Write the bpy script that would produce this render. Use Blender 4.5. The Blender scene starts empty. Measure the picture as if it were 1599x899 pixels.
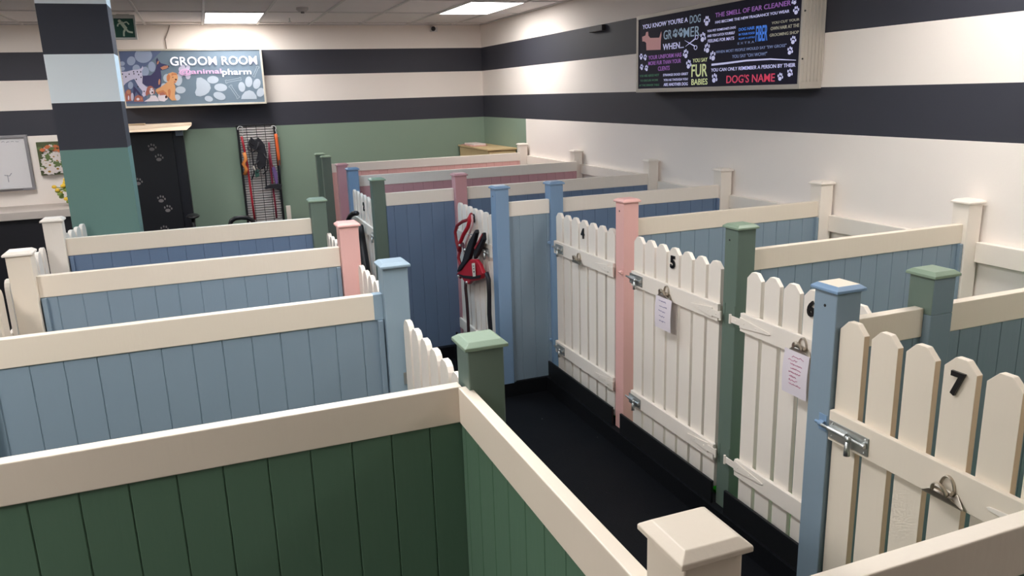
import bpy, bmesh, math, random
from mathutils import Vector, Matrix
# ---------------------------------------------------------------- units
# plan unit U = 0.6 m (one ceiling tile); plan origin = the lens, CAMH above the floor
U = 0.6
CAMH = 2.052
def W(x, y, z): return Vector((x*U, y*U, z*U + CAMH))
FZ = -CAMH/U            # floor
KZ = -3.25              # top of the plinth
# ---------------------------------------------------------------- camera
YAW, PITCH, ROLL, FPX = 0.3663670, 0.2455104, -0.0315981, 1217.08
cy_, sy_ = math.cos(YAW), math.sin(YAW)
cf = Vector((sy_*math.cos(PITCH), cy_*math.cos(PITCH), -math.sin(PITCH)))
cr0 = Vector((cy_, -sy_, 0)); cu0 = cr0.cross(cf)
cr = math.cos(ROLL)*cr0 + math.sin(ROLL)*cu0
cu = -math.sin(ROLL)*cr0 + math.cos(ROLL)*cu0
cam = bpy.data.cameras.new('camera'); camo = bpy.data.objects.new('camera', cam)
bpy.context.scene.collection.objects.link(camo)
m = Matrix((cr, cu, -cf)).transposed().to_4x4(); m.translation = (0, 0, CAMH)
camo.matrix_world = m
cam.sensor_width = 36; cam.lens = FPX/1599*36; cam.clip_start = 0.02; cam.clip_end = 60
bpy.context.scene.camera = camo
def ray(px, py): return (px-799.5)/FPX*cr - (py-449.5)/FPX*cu + cf
def PX(px, py, X): d = ray(px, py); return d*(X/d.x)     # measuring: photo pixel -> point on a wall plane
def PY(px, py, Y): d = ray(px, py); return d*(Y/d.y)
# ---------------------------------------------------------------- world, exposure
sc = bpy.context.scene
sc.view_settings.view_transform = 'Standard'; sc.view_settings.look = 'None'
sc.view_settings.gamma = 1; sc.view_settings.use_curve_mapping = False
sc.view_settings.exposure = -0.05
w = bpy.data.worlds.new('world'); sc.world = w; w.use_nodes = True
w.node_tree.nodes['Background'].inputs[0].default_value = (0.8, 0.85, 1, 1)
w.node_tree.nodes['Background'].inputs[1].default_value = 0.05
WARM = (1.0, 0.965, 0.94); NEUT = (0.97, 0.98, 1.0); COOL = (0.50, 0.76, 1.0)
# ceiling panels: (x0, y0, colour, strength)   each 1.017 x 1.96 plan units
PANELS = [
 (0.26, 14.72, WARM, 18.0, 'lit ceiling panel above the dog sign wall, left of the two panels in view'),
 (4.33, 12.80, WARM, 17.0, 'lit ceiling panel near the back right corner, right of the two panels in view'),
 (0.26, 8.84, COOL, 15.0, 'cool white ceiling panel over the middle of the aisle'),
 (4.33, 3.00, WARM, 14.5, 'warm ceiling panel over pens five and six'),
 (0.26, 4.92, NEUT, 12.5, 'ceiling panel over the left pens'),
 (0.26, 2.60, NEUT, 15.5, 'ceiling panel over the near left pen'),
 (-3.8, 12.80, WARM, 28.0, 'added unseen ceiling panel in front of the whiteboard'),  # unseen panel, added to brighten the whiteboard wall
 (-3.8, 6.88, NEUT, 12.0, 'added unseen ceiling panel over the left side aisle'),  # unseen panel, added to fill in light from the left
 (-3.8, 1.00, WARM, 48.0, 'added unseen ceiling panel behind the near left pen'),  # unseen panel, added to light the near faces from behind left
 (4.33, -1.0, WARM, 13.0, 'added unseen ceiling panel behind the camera on the right'),  # unseen panel, added for light on faces turned to the camera
]
# ---------------------------------------------------------------- materials
def lin(c):
    return tuple(((v/255)/12.92 if v/255 <= 0.04045 else ((v/255+0.055)/1.055)**2.4) for v in c) + (1,)
MATS = {}
def mat(name, rgb, rough=0.5, metal=0.0, bump=0.0, bscale=40, var=0.0, emit=0, stretch=None, spec=None, wear=None):
    if name in MATS: return MATS[name]
    M = bpy.data.materials.new(name); M.use_nodes = True; nt = M.node_tree
    b = nt.nodes['Principled BSDF']
    b.inputs['Roughness'].default_value = rough; b.inputs['Metallic'].default_value = metal
    if spec is not None: b.inputs['Specular IOR Level'].default_value = spec
    col = lin(rgb); b.inputs['Base Color'].default_value = col
    if bump or var or wear:
        tc = nt.nodes.new('ShaderNodeTexCoord'); mp = nt.nodes.new('ShaderNodeMapping')
        nt.links.new(tc.outputs['Object'], mp.inputs[0])
        if stretch: mp.inputs['Scale'].default_value = stretch
        nz = nt.nodes.new('ShaderNodeTexNoise'); nz.inputs['Scale'].default_value = bscale
        nz.inputs['Detail'].default_value = 4
        nt.links.new(mp.outputs[0], nz.inputs[0])
        last = None
        if var:
            mx = nt.nodes.new('ShaderNodeMix'); mx.data_type = 'RGBA'
            mx.inputs[6].default_value = tuple(v*(1-var) for v in col[:3])+(1,)
            mx.inputs[7].default_value = tuple(min(1, v*(1+var)) for v in col[:3])+(1,)
            n2 = nt.nodes.new('ShaderNodeTexNoise'); n2.inputs['Scale'].default_value = 3; n2.inputs['Detail'].default_value = 6
            nt.links.new(mp.outputs[0], n2.inputs[0])
            nt.links.new(n2.outputs[0], mx.inputs[0]); last = mx.outputs[2]
        if wear:   # small scuffs with their own shape
            n3 = nt.nodes.new('ShaderNodeTexNoise'); n3.inputs['Scale'].default_value = wear[1]; n3.inputs['Detail'].default_value = 5
            nt.links.new(tc.outputs['Object'], n3.inputs[0])
            rp = nt.nodes.new('ShaderNodeValToRGB'); rp.color_ramp.elements[0].position = wear[2]; rp.color_ramp.elements[1].position = wear[2]+0.03
            nt.links.new(n3.outputs[0], rp.inputs[0])
            m2 = nt.nodes.new('ShaderNodeMix'); m2.data_type = 'RGBA'
            nt.links.new(rp.outputs[0], m2.inputs[0])
            if last: nt.links.new(last, m2.inputs[6])
            else: m2.inputs[6].default_value = col
            m2.inputs[7].default_value = lin(wear[0]); last = m2.outputs[2]
        if last: nt.links.new(last, b.inputs['Base Color'])
        if bump:
            bp = nt.nodes.new('ShaderNodeBump'); bp.inputs['Strength'].default_value = bump; bp.inputs['Distance'].default_value = 0.002
            nt.links.new(nz.outputs[0], bp.inputs['Height']); nt.links.new(bp.outputs[0], b.inputs['Normal'])
    if emit:
        b.inputs['Emission Color'].default_value = col; b.inputs['Emission Strength'].default_value = emit
    MATS[name] = M
    return M
G = dict(bump=0.25, stretch=(1, 1, 0.15), bscale=60, var=0.03)
WHITE = mat('white_paint', (242, 232, 220), 0.42, wear=((170, 150, 130), 9, 0.765), **G)
CREAM = mat('cream_paint', (234, 221, 203), 0.42, **G)
BLUE = mat('blue_paint', (134, 152, 166), 0.42, **G)
BLUE_SHADED = mat('blue_paint_shaded', (120, 138, 148), 0.42, **G)  # the blue paint again, with the dim light put into its colour
PBLUE = mat('post_blue_paint', (126, 154, 184), 0.4, **G)
LBLUE = mat('pale_blue_paint', (150, 170, 184), 0.4, **G)
NAVY = mat('deep_blue_paint', (104, 124, 152), 0.42, **G)
GREEN = mat('sage_paint_lit', (134, 153, 132), 0.42, **G)  # green of the caps, overhead light painted into the tone
GREEND = mat('sage_paint_shaded', (102, 118, 107), 0.42, **G)  # same green for the shafts, darkened to carry their shade
PANELG = mat('green_panel_paint', (90, 119, 98), 0.42, **G)
PINK = mat('pink_paint', (236, 184, 176), 0.42, **G)
PINKD = mat('dusty_pink_paint', (200, 150, 154), 0.42, **G)
RAW = mat('raw_wood_edge', (206, 182, 154), 0.7, bump=0.4, var=0.12)
BLACKR = mat('black_rubber', (17, 18, 22), 0.6, spec=0.2, bump=0.5, bscale=90, var=0.1)
BOARD = mat('black_board', (16, 17, 20), 0.5)
STEEL = mat('zinc_steel', (196, 198, 196), 0.35, 0.9)
NICKEL = mat('worn_nickel', (190, 180, 166), 0.36, 0.9)
BLACK = mat('black_plastic', (22, 22, 26), 0.4)
WALLW = mat('wall_cream', (246, 237, 229), 0.75, bump=0.15, bscale=120, var=0.015)
WALLK = mat('wall_black', (52, 53, 63), 0.62, bump=0.15, bscale=120, var=0.05)
WALLG = mat('wall_sage', (136, 156, 138), 0.7, bump=0.15, bscale=120, var=0.02)
TEAL = mat('pillar_teal', (108, 142, 134), 0.6, bump=0.1, var=0.02)
CEIL = mat('ceiling_tile', (250, 245, 244), 0.9, bump=0.4, bscale=300, var=0.02)
GRID = mat('ceiling_grid', (225, 222, 220), 0.5)
ALU = mat('brushed_aluminium', (196, 188, 178), 0.45, 0.35, bump=0.1, var=0.03)
TURF = mat('artificial_turf', (34, 140, 24), 1.0, spec=0.0, bump=0.5, bscale=400, var=0.3)
WOOD = mat('pale_wood', (214, 186, 140), 0.5, bump=0.15, var=0.05, stretch=(1, 8, 8))
WOODW = mat('shelf_wood', (222, 202, 178), 0.5, var=0.05)
# black rubber floor with a fine chequer relief and specks of lint
def floor_mat():
    M = bpy.data.materials.new('rubber_floor'); M.use_nodes = True; nt = M.node_tree; b = nt.nodes['Principled BSDF']
    tc = nt.nodes.new('ShaderNodeTexCoord')
    mp = nt.nodes.new('ShaderNodeMapping'); mp.inputs['Rotation'].default_value = (0, 0, math.radians(45))
    nt.links.new(tc.outputs['Object'], mp.inputs[0])
    ck = nt.nodes.new('ShaderNodeTexBrick'); ck.inputs['Scale'].default_value = 26; ck.inputs['Mortar Size'].default_value = 0.06
    ck.inputs['Color1'].default_value = (1, 1, 1, 1); ck.inputs['Color2'].default_value = (0.9, 0.9, 0.9, 1); ck.inputs['Mortar'].default_value = (0, 0, 0, 1)
    nt.links.new(mp.outputs[0], ck.inputs[0])
    bp = nt.nodes.new('ShaderNodeBump'); bp.inputs['Strength'].default_value = 0.5; bp.inputs['Distance'].default_value = 0.002
    nt.links.new(ck.outputs[0], bp.inputs['Height']); nt.links.new(bp.outputs[0], b.inputs['Normal'])
    n = nt.nodes.new('ShaderNodeTexNoise'); n.inputs['Scale'].default_value = 22; n.inputs['Detail'].default_value = 3
    nt.links.new(tc.outputs['Object'], n.inputs[0])
    rp = nt.nodes.new('ShaderNodeValToRGB'); e = rp.color_ramp.elements
    e[0].position = 0.755; e[0].color = lin((16, 17, 21)); e[1].position = 0.775; e[1].color = lin((120, 118, 112))
    nt.links.new(n.outputs[0], rp.inputs[0])
    n2 = nt.nodes.new('ShaderNodeTexNoise'); n2.inputs['Scale'].default_value = 2.2; n2.inputs['Detail'].default_value = 5
    nt.links.new(tc.outputs['Object'], n2.inputs[0])
    rr = nt.nodes.new('ShaderNodeMapRange'); rr.inputs[3].default_value = 0.5; rr.inputs[4].default_value = 0.7; b.inputs['Specular IOR Level'].default_value = 0.15
    nt.links.new(n2.outputs[0], rr.inputs[0]); nt.links.new(rr.outputs[0], b.inputs['Roughness'])
    nt.links.new(rp.outputs[0], b.inputs['Base Color'])
    return M
FLOOR = floor_mat()
# ---------------------------------------------------------------- mesh helpers (all in plan units, lens at the origin)
COL = sc.collection
def tag(o, label=None, cat=None, group=None, kind=None):
    if label: o['label'] = label
    if cat: o['category'] = cat
    if group: o['group'] = group
    if kind: o['kind'] = kind
    return o
def thing(name, label, cat, x, y, z, group=None):
    o = bpy.data.objects.new(name, None); COL.objects.link(o); o.location = W(x, y, z)
    o.empty_display_size = 0.05
    return tag(o, label, cat, group)
def root_loc(p):
    L = Vector((0, 0, 0))
    while p is not None: L = L + p.location; p = p.parent
    return L
class MB:
    def __init__(s): s.v = []; s.f = []; s.mi = []
    def add(s, vs, fs, mi=0):
        n = len(s.v); s.v += [Vector(q) for q in vs]
        for f in fs: s.f.append([i+n for i in f]); s.mi.append(mi)
        return s
    def box(s, x0, x1, y0, y1, z0, z1, mi=0, side=None):
        vs = [(x, y, z) for z in (z0, z1) for y in (y0, y1) for x in (x0, x1)]
        fs = [(0, 2, 3, 1), (4, 5, 7, 6), (0, 1, 5, 4), (1, 3, 7, 5), (3, 2, 6, 7), (2, 0, 4, 6)]
        n = len(s.v); s.add(vs, fs, mi)
        return s
    def prism(s, pts, a, b, mi=0, mside=None):
        """closed outline pts (3D) extruded from offset vector a to b"""
        n = len(pts); a = Vector(a); b = Vector(b); P = [Vector(p) for p in pts]
        s.add([p+a for p in P]+[p+b for p in P], [list(range(n-1, -1, -1)), list(range(n, 2*n))], mi)
        k = len(s.v)-2*n
        for i in range(n):
            j = (i+1) % n; s.f.append([k+i, k+j, k+n+j, k+n+i]); s.mi.append(mi if mside is None else mside)
        return s
    def tube(s, pts, r, mi=0, seg=8, flat=None, caps=True):
        P = [Vector(p) for p in pts]; n = len(P); k0 = len(s.v); ref = None
        for i, p in enumerate(P):
            t = (P[min(i+1, n-1)]-P[max(i-1, 0)]).normalized()
            if ref is None:
                ref = Vector((0, 0, 1)) if abs(t.z) < 0.9 else Vector((1, 0, 0))
                if flat is not None: ref = Vector(flat)
            a = t.cross(ref)
            if a.length < 1e-6: a = t.orthogonal()
            a.normalize(); b = a.cross(t).normalized()
            if flat is None: ref = b
            rr = r[i] if isinstance(r, (list, tuple)) and flat is None else r
            ra, rb = (rr, rr) if flat is None else (r[0], r[1])
            for j in range(seg):
                an = 2*math.pi*j/seg; s.v.append(p+a*math.cos(an)*ra+b*math.sin(an)*rb)
        for i in range(n-1):
            for j in range(seg):
                q = k0+i*seg; s.f.append([q+j, q+(j+1) % seg, q+seg+(j+1) % seg, q+seg+j]); s.mi.append(mi)
        if caps:
            s.f.append([k0+j for j in range(seg-1, -1, -1)]); s.mi.append(mi)
            s.f.append([k0+(n-1)*seg+j for j in range(seg)]); s.mi.append(mi)
        return s
    def ball(s, c, r, mi=0, seg=12, ring=8, sc_=(1, 1, 1)):
        c = Vector(c); k0 = len(s.v)
        s.v.append(c+Vector((0, 0, r*sc_[2])))
        for i in range(1, ring):
            th = math.pi*i/ring
            for j in range(seg):
                ph = 2*math.pi*j/seg
                s.v.append(c+Vector((r*math.sin(th)*math.cos(ph)*sc_[0], r*math.sin(th)*math.sin(ph)*sc_[1], r*math.cos(th)*sc_[2])))
        s.v.append(c-Vector((0, 0, r*sc_[2]))); e = len(s.v)-1
        for j in range(seg):
            s.f.append([k0, k0+1+j, k0+1+(j+1) % seg]); s.mi.append(mi)
            for i in range(ring-2):
                q = k0+1+i*seg; s.f.append([q+j, q+seg+j, q+seg+(j+1) % seg, q+(j+1) % seg]); s.mi.append(mi)
            q = k0+1+(ring-2)*seg; s.f.append([q+j, e, q+(j+1) % seg]); s.mi.append(mi)
        return s
    def build(s, name, mats, parent=None, bevel=0.0, smooth=False, kind=None, seg=2):
        if not isinstance(mats, (list, tuple)): mats = [mats]
        me = bpy.data.meshes.new(name); L = root_loc(parent)
        me.from_pydata([W(*v)-L for v in s.v], [], s.f)
        for q in mats: me.materials.append(q)
        for p, i in zip(me.polygons, s.mi): p.material_index = i; p.use_smooth = smooth
        bm = bmesh.new(); bm.from_mesh(me); bmesh.ops.recalc_face_normals(bm, faces=bm.faces)
        big = [f for f in bm.faces if len(f.verts) > 4]
        if big and not bevel: bmesh.ops.triangulate(bm, faces=big)
        bm.to_mesh(me); bm.free()
        o = bpy.data.objects.new(name, me); COL.objects.link(o)
        if parent is None:      # origin at the thing's own base centre
            xs = [v.co for v in me.vertices]
            c = Vector(((min(v.x for v in xs)+max(v.x for v in xs))/2, (min(v.y for v in xs)+max(v.y for v in xs))/2, min(v.z for v in xs)))
            me.transform(Matrix.Translation(-c)); o.location = c
        else: o.parent = parent
        if bevel:
            md = o.modifiers.new('bevel', 'BEVEL'); md.width = bevel; md.segments = seg; md.limit_method = 'ANGLE'; md.angle_limit = math.radians(35)
        if kind: o['kind'] = kind
        return o
def text_mesh(body, origin, ux, uy, w_, h_, n, depth=0.004, name='lettering', mats=None, parent=None, bold=0.0, base=None, xs=None):
    """text whose ink box starts at origin and spans w_ along ux and h_ along uy (plan units)"""
    cu_ = bpy.data.curves.new('t', 'FONT'); cu_.body = body; cu_.size = 1; cu_.offset = bold; cu_.resolution_u = 3
    to = bpy.data.objects.new('t', cu_); COL.objects.link(to)
    bpy.context.view_layer.update()
    me = to.to_mesh(); V = [v.co.copy() for v in me.vertices]; F = [list(p.vertices) for p in me.polygons]
    to.to_mesh_clear(); bpy.data.objects.remove(to); bpy.data.curves.remove(cu_)
    x0 = min(v.x for v in V); x1 = max(v.x for v in V); y0 = min(v.y for v in V); y1 = max(v.y for v in V)
    O = Vector(origin); ux = Vector(ux); uy = Vector(uy); n = Vector(n)
    b = MB(); P = []
    for v in V: P.append(O+ux*((v.x-x0)/(x1-x0)*w_)+uy*((v.y-y0)/(y1-y0)*h_))
    N = len(P)
    edges = {}
    for f in F:
        for i in range(len(f)):
            a, c = f[i], f[(i+1) % len(f)]
            edges[(a, c)] = edges.get((a, c), 0)+1
    b.v = P+[p+n*depth for p in P]
    for f in F: b.f.append(f[::-1]); b.mi.append(0); b.f.append([i+N for i in f]); b.mi.append(0)
    for (a, c) in edges:
        if (c, a) not in edges: b.f.append([a, c, c+N, a+N]); b.mi.append(0)
    if mats is None: return b
    return b.build(name, mats, parent)
def ellipse(cx, cy, rx, ry, rot=0, n=20):
    r = math.radians(rot); return [(cx+rx*math.cos(t)*math.cos(r)-ry*math.sin(t)*math.sin(r), cy+rx*math.cos(t)*math.sin(r)+ry*math.sin(t)*math.cos(r)) for t in [2*math.pi*i/n for i in range(n)]]
def clip_poly(poly, x0, x1, y0, y1):
    def cl(P, ins, inter):
        out = []
        for i in range(len(P)):
            a, b = P[i-1], P[i]
            if ins(b):
                if not ins(a): out.append(inter(a, b))
                out.append(b)
            elif ins(a): out.append(inter(a, b))
        return out
    def ix(X): return lambda a, b: (X, a[1]+(b[1]-a[1])*(X-a[0])/(b[0]-a[0]))
    def iy(Y): return lambda a, b: (a[0]+(b[0]-a[0])*(Y-a[1])/(b[1]-a[1]), Y)
    for ins, it in ((lambda p: p[0] >= x0, ix(x0)), (lambda p: p[0] <= x1, ix(x1)), (lambda p: p[1] >= y0, iy(y0)), (lambda p: p[1] <= y1, iy(y1))):
        if poly: poly = cl(poly, ins, it)
    return poly
# ================================================================ ROOM SHELL
XL, XR, YN, YB, CZ = -9.5, 6.0, -5.0, 17.08, 1.46
S1, S2, S3, S4 = 0.985, 0.489, -0.045, -0.512     # painted stripes on the walls
MB().box(XL-.2, XR+.2, YN-.2, YB+.2, FZ-.2, FZ).build('floor', FLOOR, kind='structure')
def zbands(bands): return bands
# back wall, striped; sage below to the right, cream below to the left
b = MB()
for z0, z1, mi in ((S1, CZ+.1, 0), (S2, S1, 1), (S3, S2, 0), (S4, S3, 1)): b.box(XL-.2, XR+.2, YB, YB+.2, z0, z1, mi)
b.box(XL-.2, -1.8, YB, YB+.2, FZ-.1, S4, 0); b.box(-1.8, XR+.2, YB, YB+.2, FZ-.1, S4, 2)
b.build('wall_back', [WALLW, WALLK, WALLG], kind='structure')
b = MB()
for z0, z1, mi in ((S1, CZ+.1, 0), (S2, S1, 1), (S3, S2, 0), (S4, S3, 1)): b.box(XR, XR+.2, YN-.2, YB, z0, z1, mi)
b.box(XR, XR+.2, YN-.2, 14.58, FZ-.1, S4, 0); b.box(XR, XR+.2, 14.58, YB, FZ-.1, S4, 2)
b.build('wall_right', [WALLW, WALLK, WALLG], kind='structure')
MB().box(XL-.2, XL, YN-.2, YB, FZ-.1, CZ+.1).build('wall_left', WALLW, kind='structure')
MB().box(XL, XR, YN-.2, YN, FZ-.1, CZ+.1).build('wall_front', WALLW, kind='structure')
MB().box(XL-.2, XR+.2, YN-.2, YB+.2, CZ+.02, CZ+.15).build('ceiling', CEIL, kind='structure')
b = MB(); x = 0.26-1.017*10
while x < XR:
    if x > XL: b.box(x-.02, x+.02, YN, YB, CZ, CZ+.02)
    x += 1.017
y = 16.68
while y > YN: b.box(XL, XR, y-.02, y+.02, CZ+.003, CZ+.021); y -= 1.96
b.box(XL, XR, YB-.035, YB, CZ-.003, CZ+.02); b.box(XR-.035, XR, YN, YB, CZ-.003, CZ+.02)
b.build('ceiling_grid', GRID, kind='structure')
for (x0, y0, c, st, lab) in PANELS:
    t = thing('ceiling_light', lab, 'ceiling light', x0+.508, y0+.98, CZ, 'recessed ceiling panels')
    x1, y1 = x0+1.017, y0+1.96
    f = MB(); e = 0.022
    f.box(x0+.02, x1-.02, y0+.02, y0+.02+e, CZ-.006, CZ+.018).box(x0+.02, x1-.02, y1-.02-e, y1-.02, CZ-.006, CZ+.018)
    f.box(x0+.02, x0+.02+e, y0+.02+e, y1-.02-e, CZ-.006, CZ+.018).box(x1-.02-e, x1-.02, y0+.02+e, y1-.02-e, CZ-.006, CZ+.018)
    f.build('light_frame', GRID, t)
    M = bpy.data.materials.new('led_diffuser'); M.use_nodes = True; bs = M.node_tree.nodes['Principled BSDF']
    bs.inputs['Base Color'].default_value = (.9, .9, .9, 1); bs.inputs['Emission Color'].default_value = c+(1,); bs.inputs['Emission Strength'].default_value = st
    MB().box(x0+.042, x1-.042, y0+.042, y1-.042, CZ, CZ+.01).build('light_diffuser', M, t)
# pillar with painted bands
b = MB(); px0, px1, py0, py1 = -1.415, -0.762, 9.5, 10.0
for z0, z1, mi in ((1.02, CZ+.02, 0), (.525, 1.02, 1), (.037, .525, 0), (-.447, .037, 1), (FZ, -.447, 2)): b.box(px0, px1, py0, py1, z0, z1, mi)
PW = mat('pillar_white', (238, 244, 246), 0.5, bump=0.1)
tag(b.build('pillar', [PW, WALLK, TEAL]), 'square pillar banded black and white above teal, behind the left pens', 'pillar')
# plinths the pens stand on
def plinth(name, pts, lab):
    b = MB(); b.prism([(x, y, FZ) for x, y in pts], (0, 0, 0), (0, 0, KZ-FZ))
    o = b.build(name, BLACKR, kind='structure'); return o
plinth('trim_1', [(2.80, 1.2), (2.80, 3.03), (3.44, 3.03), (3.44, 7.92), (2.80, 7.92), (2.80, 9.51), (1.86, 9.51), (1.86, 15.0), (6.0, 15.0), (6.0, 1.2)], '')
plinth('trim_2', [(1.10, 1.2), (1.10, 8.19), (-1.48, 8.19), (-1.48, 1.2)], '')
# artificial turf inside the pens
for i, (x0, x1, y0, y1, lab) in enumerate([(3.60, 5.97, 3.05, 4.56, 'green artificial turf on the floor of pen six'),
    (3.60, 5.97, 4.72, 6.21, 'green artificial turf on the floor of pen five'),
    (3.60, 5.97, 6.38, 7.91, 'green artificial turf on the floor of pen four'),
    (2.92, 5.97, 1.40, 2.88, 'green artificial turf on the floor of pen seven')]):
    tag(MB().box(x0, x1, y0, y1, KZ, KZ+.02).build('turf_mat', TURF), lab, 'mat', 'turf mats in the right hand pens')
# ================================================================ POSTS
HB, HC = 0.0775, 0.094
def post(x, y, zc, cap_m, body_m, label, zb=KZ, side_m=None, top_m=None, low=None):
    t = thing('fence_post', label, 'post', x, y, zb, 'square capped pen posts')
    b = MB()
    ztop = zc-.006
    if low:      # painted in another colour below a height
        b.box(x-HB, x+HB, y-HB, y+HB, low[0], ztop, 0); b.box(x-HB, x+HB, y-HB, y+HB, zb, low[0], 1)
        for i in range(len(b.mi)):
            if i == 3: b.mi[i] = 1      # +x face
            if i == 2: b.mi[i] = 1      # near face
        b.build('post_shaft', [body_m, low[1]], t, bevel=0.003)
    else:
        b.box(x-HB, x+HB, y-HB, y+HB, zb, ztop, 0).build('post_shaft', body_m, t, bevel=0.003)
    c = HC; i_ = c-.024; z0, z1, z2 = zc-.008, zc+.006, zc+.024
    b = MB(); vs = []
    for (h, z) in ((c, z0), (c, z1), (i_, z2)): vs += [(x-h, y-h, z), (x+h, y-h, z), (x+h, y+h, z), (x-h, y+h, z)]
    fs = [(3, 2, 1, 0), (8, 9, 10, 11)]
    for k in (0, 4):
        for j in range(4): fs.append((k+j, k+(j+1) % 4, k+4+(j+1) % 4, k+4+j))
    b.add(vs, fs); b.mi[1] = 1 if top_m else 0
    b.build('post_cap', [cap_m, top_m or cap_m], t, bevel=0.0015)
    return t
post(.942, 1.343, -1, CREAM, CREAM, 'cream post with worn cap at the bottom edge of the photo, nearest of all', zb=KZ)
post(.976, 2.941, -1, GREEN, GREEND, 'sage green post at the corner of the near left green pen')
post(.997, 4.647, -1, LBLUE, LBLUE, 'pale blue post on the left of the aisle, behind the near sage green post')
post(1.015, 6.351, -1, PINK, PINK, 'salmon pink post on the left of the aisle')
post(1.010, 8.088, -1, GREEN, GREEND, 'dark green post at the far end of the left pens')
post(1.99, 14.90, -1, GREEN, GREEND, 'dark green post farthest back, first from the left of the two by the sage wall', zb=KZ)
post(2.03, 14.43, -1.02, GREEN, GREEND, 'dark green post just in front of the farthest one')
post(2.01, 12.61, -1.03, PINKD, PINKD, 'dusty pink scuffed post between a dark green and a bright blue post')
post(2.03, 11.80, -1.036, PBLUE, PBLUE, 'bright blue post on the left of gate two')
post(1.962, 9.691, -1, GREEN, GREEND, 'dark green post on the right of gate two')
post(3.002, 9.592, -1, PINKD, PINKD, 'dusty pink post at the far side of gate three')
post(2.949, 7.978, -1, PBLUE, PBLUE, 'blue post at the near side of gate three')
post(3.611, 8.000, -1, PBLUE, PBLUE, 'blue post at the left of gate four')
post(3.580, 6.295, -1, PINK, PINK, 'pink post between gates four and five')
post(3.583, 4.638, -1, GREEN, GREEND, 'sage green post between gates five and six')
post(2.893, 2.954, -1, PBLUE, BLUE, 'blue post with cream topped cap at the latch side of gate seven', top_m=CREAM)
post(3.542, 2.959, -1, GREEN, GREEND, 'post with green cap and half blue half green shaft behind gate seven', low=(-1.21, BLUE_SHADED))
post(5.873, 14.50, -1, WHITE, WHITE, 'white post against the right wall, farthest back beside the wooden cabinet')
post(5.887, 12.10, -1, WHITE, WHITE, 'white post against the right wall, second from the back')
post(5.871, 9.661, -1, WHITE, WHITE, 'white post against the right wall, third from the back')
post(5.885, 8.010, -1, WHITE, WHITE, 'white post against the right wall, fourth from the back')
post(5.888, 6.338, -1, WHITE, WHITE, 'white post against the right wall, second nearest')
post(5.888, 4.656, -1, WHITE, WHITE, 'white post against the right wall, nearest of the row')
post(-1.356, 8.107, -1, WHITE, WHITE, 'white post left of the pillar, by the left side aisle')
post(-1.305, 6.354, -1, WHITE, CREAM, 'cream post at the left edge of the photo')
post(-1.305, 4.647, -1.0, LBLUE, LBLUE, 'pale blue post showing only a sliver at the left edge below the second rail')
def dot(t, x, y, z): MB().tube([(x-HB-.0015, y, z), (x-HB+.004, y, z)], .008, seg=10).build('screw_hole', BLACK, t)
def keeper(t, x, y, z, m_):
    b = MB(); b.box(x-HB-.004, x-HB, y-.045, y+.01, z-.035, z+.055).tube([(x-HB-.014, y-.040, z+.008), (x-HB-.014, y-.008, z+.008)], .017, seg=10)
    b.tube([(x-HB-.014, y-.008, z+.008), (x-HB-.014, y+.022, z+.006)], .009, seg=8); b.build('bolt_keeper', m_, t, bevel=.001)
PT = {}
for o in [o for o in COL.objects if o.name.startswith('fence_post')]: PT[(round(o.location.x/U, 2), round(o.location.y/U, 2))] = o
dot(PT[(2.89, 2.95)], 2.893, 2.955, -1.085); dot(PT[(3.58, 4.64)], 3.583, 4.66, -1.095); dot(PT[(3.58, 6.29)], 3.580, 6.30, -1.09); dot(PT[(2.95, 7.98)], 2.949, 7.98, -1.09)
keeper(PT[(2.89, 2.95)], 2.893, 2.93, -1.71, PBLUE); keeper(PT[(3.58, 6.29)], 3.580, 6.26, -1.665, PINK); keeper(PT[(3.61, 8.0)], 3.611, 7.97, -1.668, PBLUE); keeper(PT[(3.61, 8.0)], 3.611, 7.97, -2.82, PBLUE)
for z in (-1.655, -2.80):
    for y in (4.694, 4.575): MB().box(3.501, 3.506, y-.012, y+.012, z-.08, z+.08).build('hinge_leaf', GREEND, PT[(3.58, 4.64)], bevel=.001)
# ================================================================ PARTITIONS
RT, RB = -1.178, -1.338
def grooved(b, x0, x1, y, th, z0, z1, phase, along='x'):
    """tongue and groove boards, v grooves on both faces"""
    pitch = 0.1625; g = 0.0045; d = 0.005
    cuts = []; k = math.floor((x0-phase)/pitch)
    while True:
        q = phase+k*pitch; k += 1
        if q <= x0+.02: continue
        if q >= x1-.02: break
        cuts.append(q)
    front = [(x0, -th)]
    for q in cuts: front += [(q-g, -th), (q-.001, -th+d), (q+.001, -th+d), (q+g, -th)]
    front += [(x1, -th)]
    out = front+[(a, -t) for a, t in reversed(front)]
    if along == 'x': pts = [(a, y+t, z0) for a, t in out]
    else: pts = [(y-t, a, z0) for a, t in out]
    n = len(pts); m_ = n//2
    vs = pts+[(p[0], p[1], z1) for p in pts]; fs = []
    for i in range(n):
        j = (i+1) % n; fs.append((i, j, n+j, n+i))
    for i in range(m_-1):
        fs.append((i, i+1, n-2-i, n-1-i)); fs.append((n+n-1-i, n+n-2-i, n+i+1, n+i))
    b.add(vs, fs); return b
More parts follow.
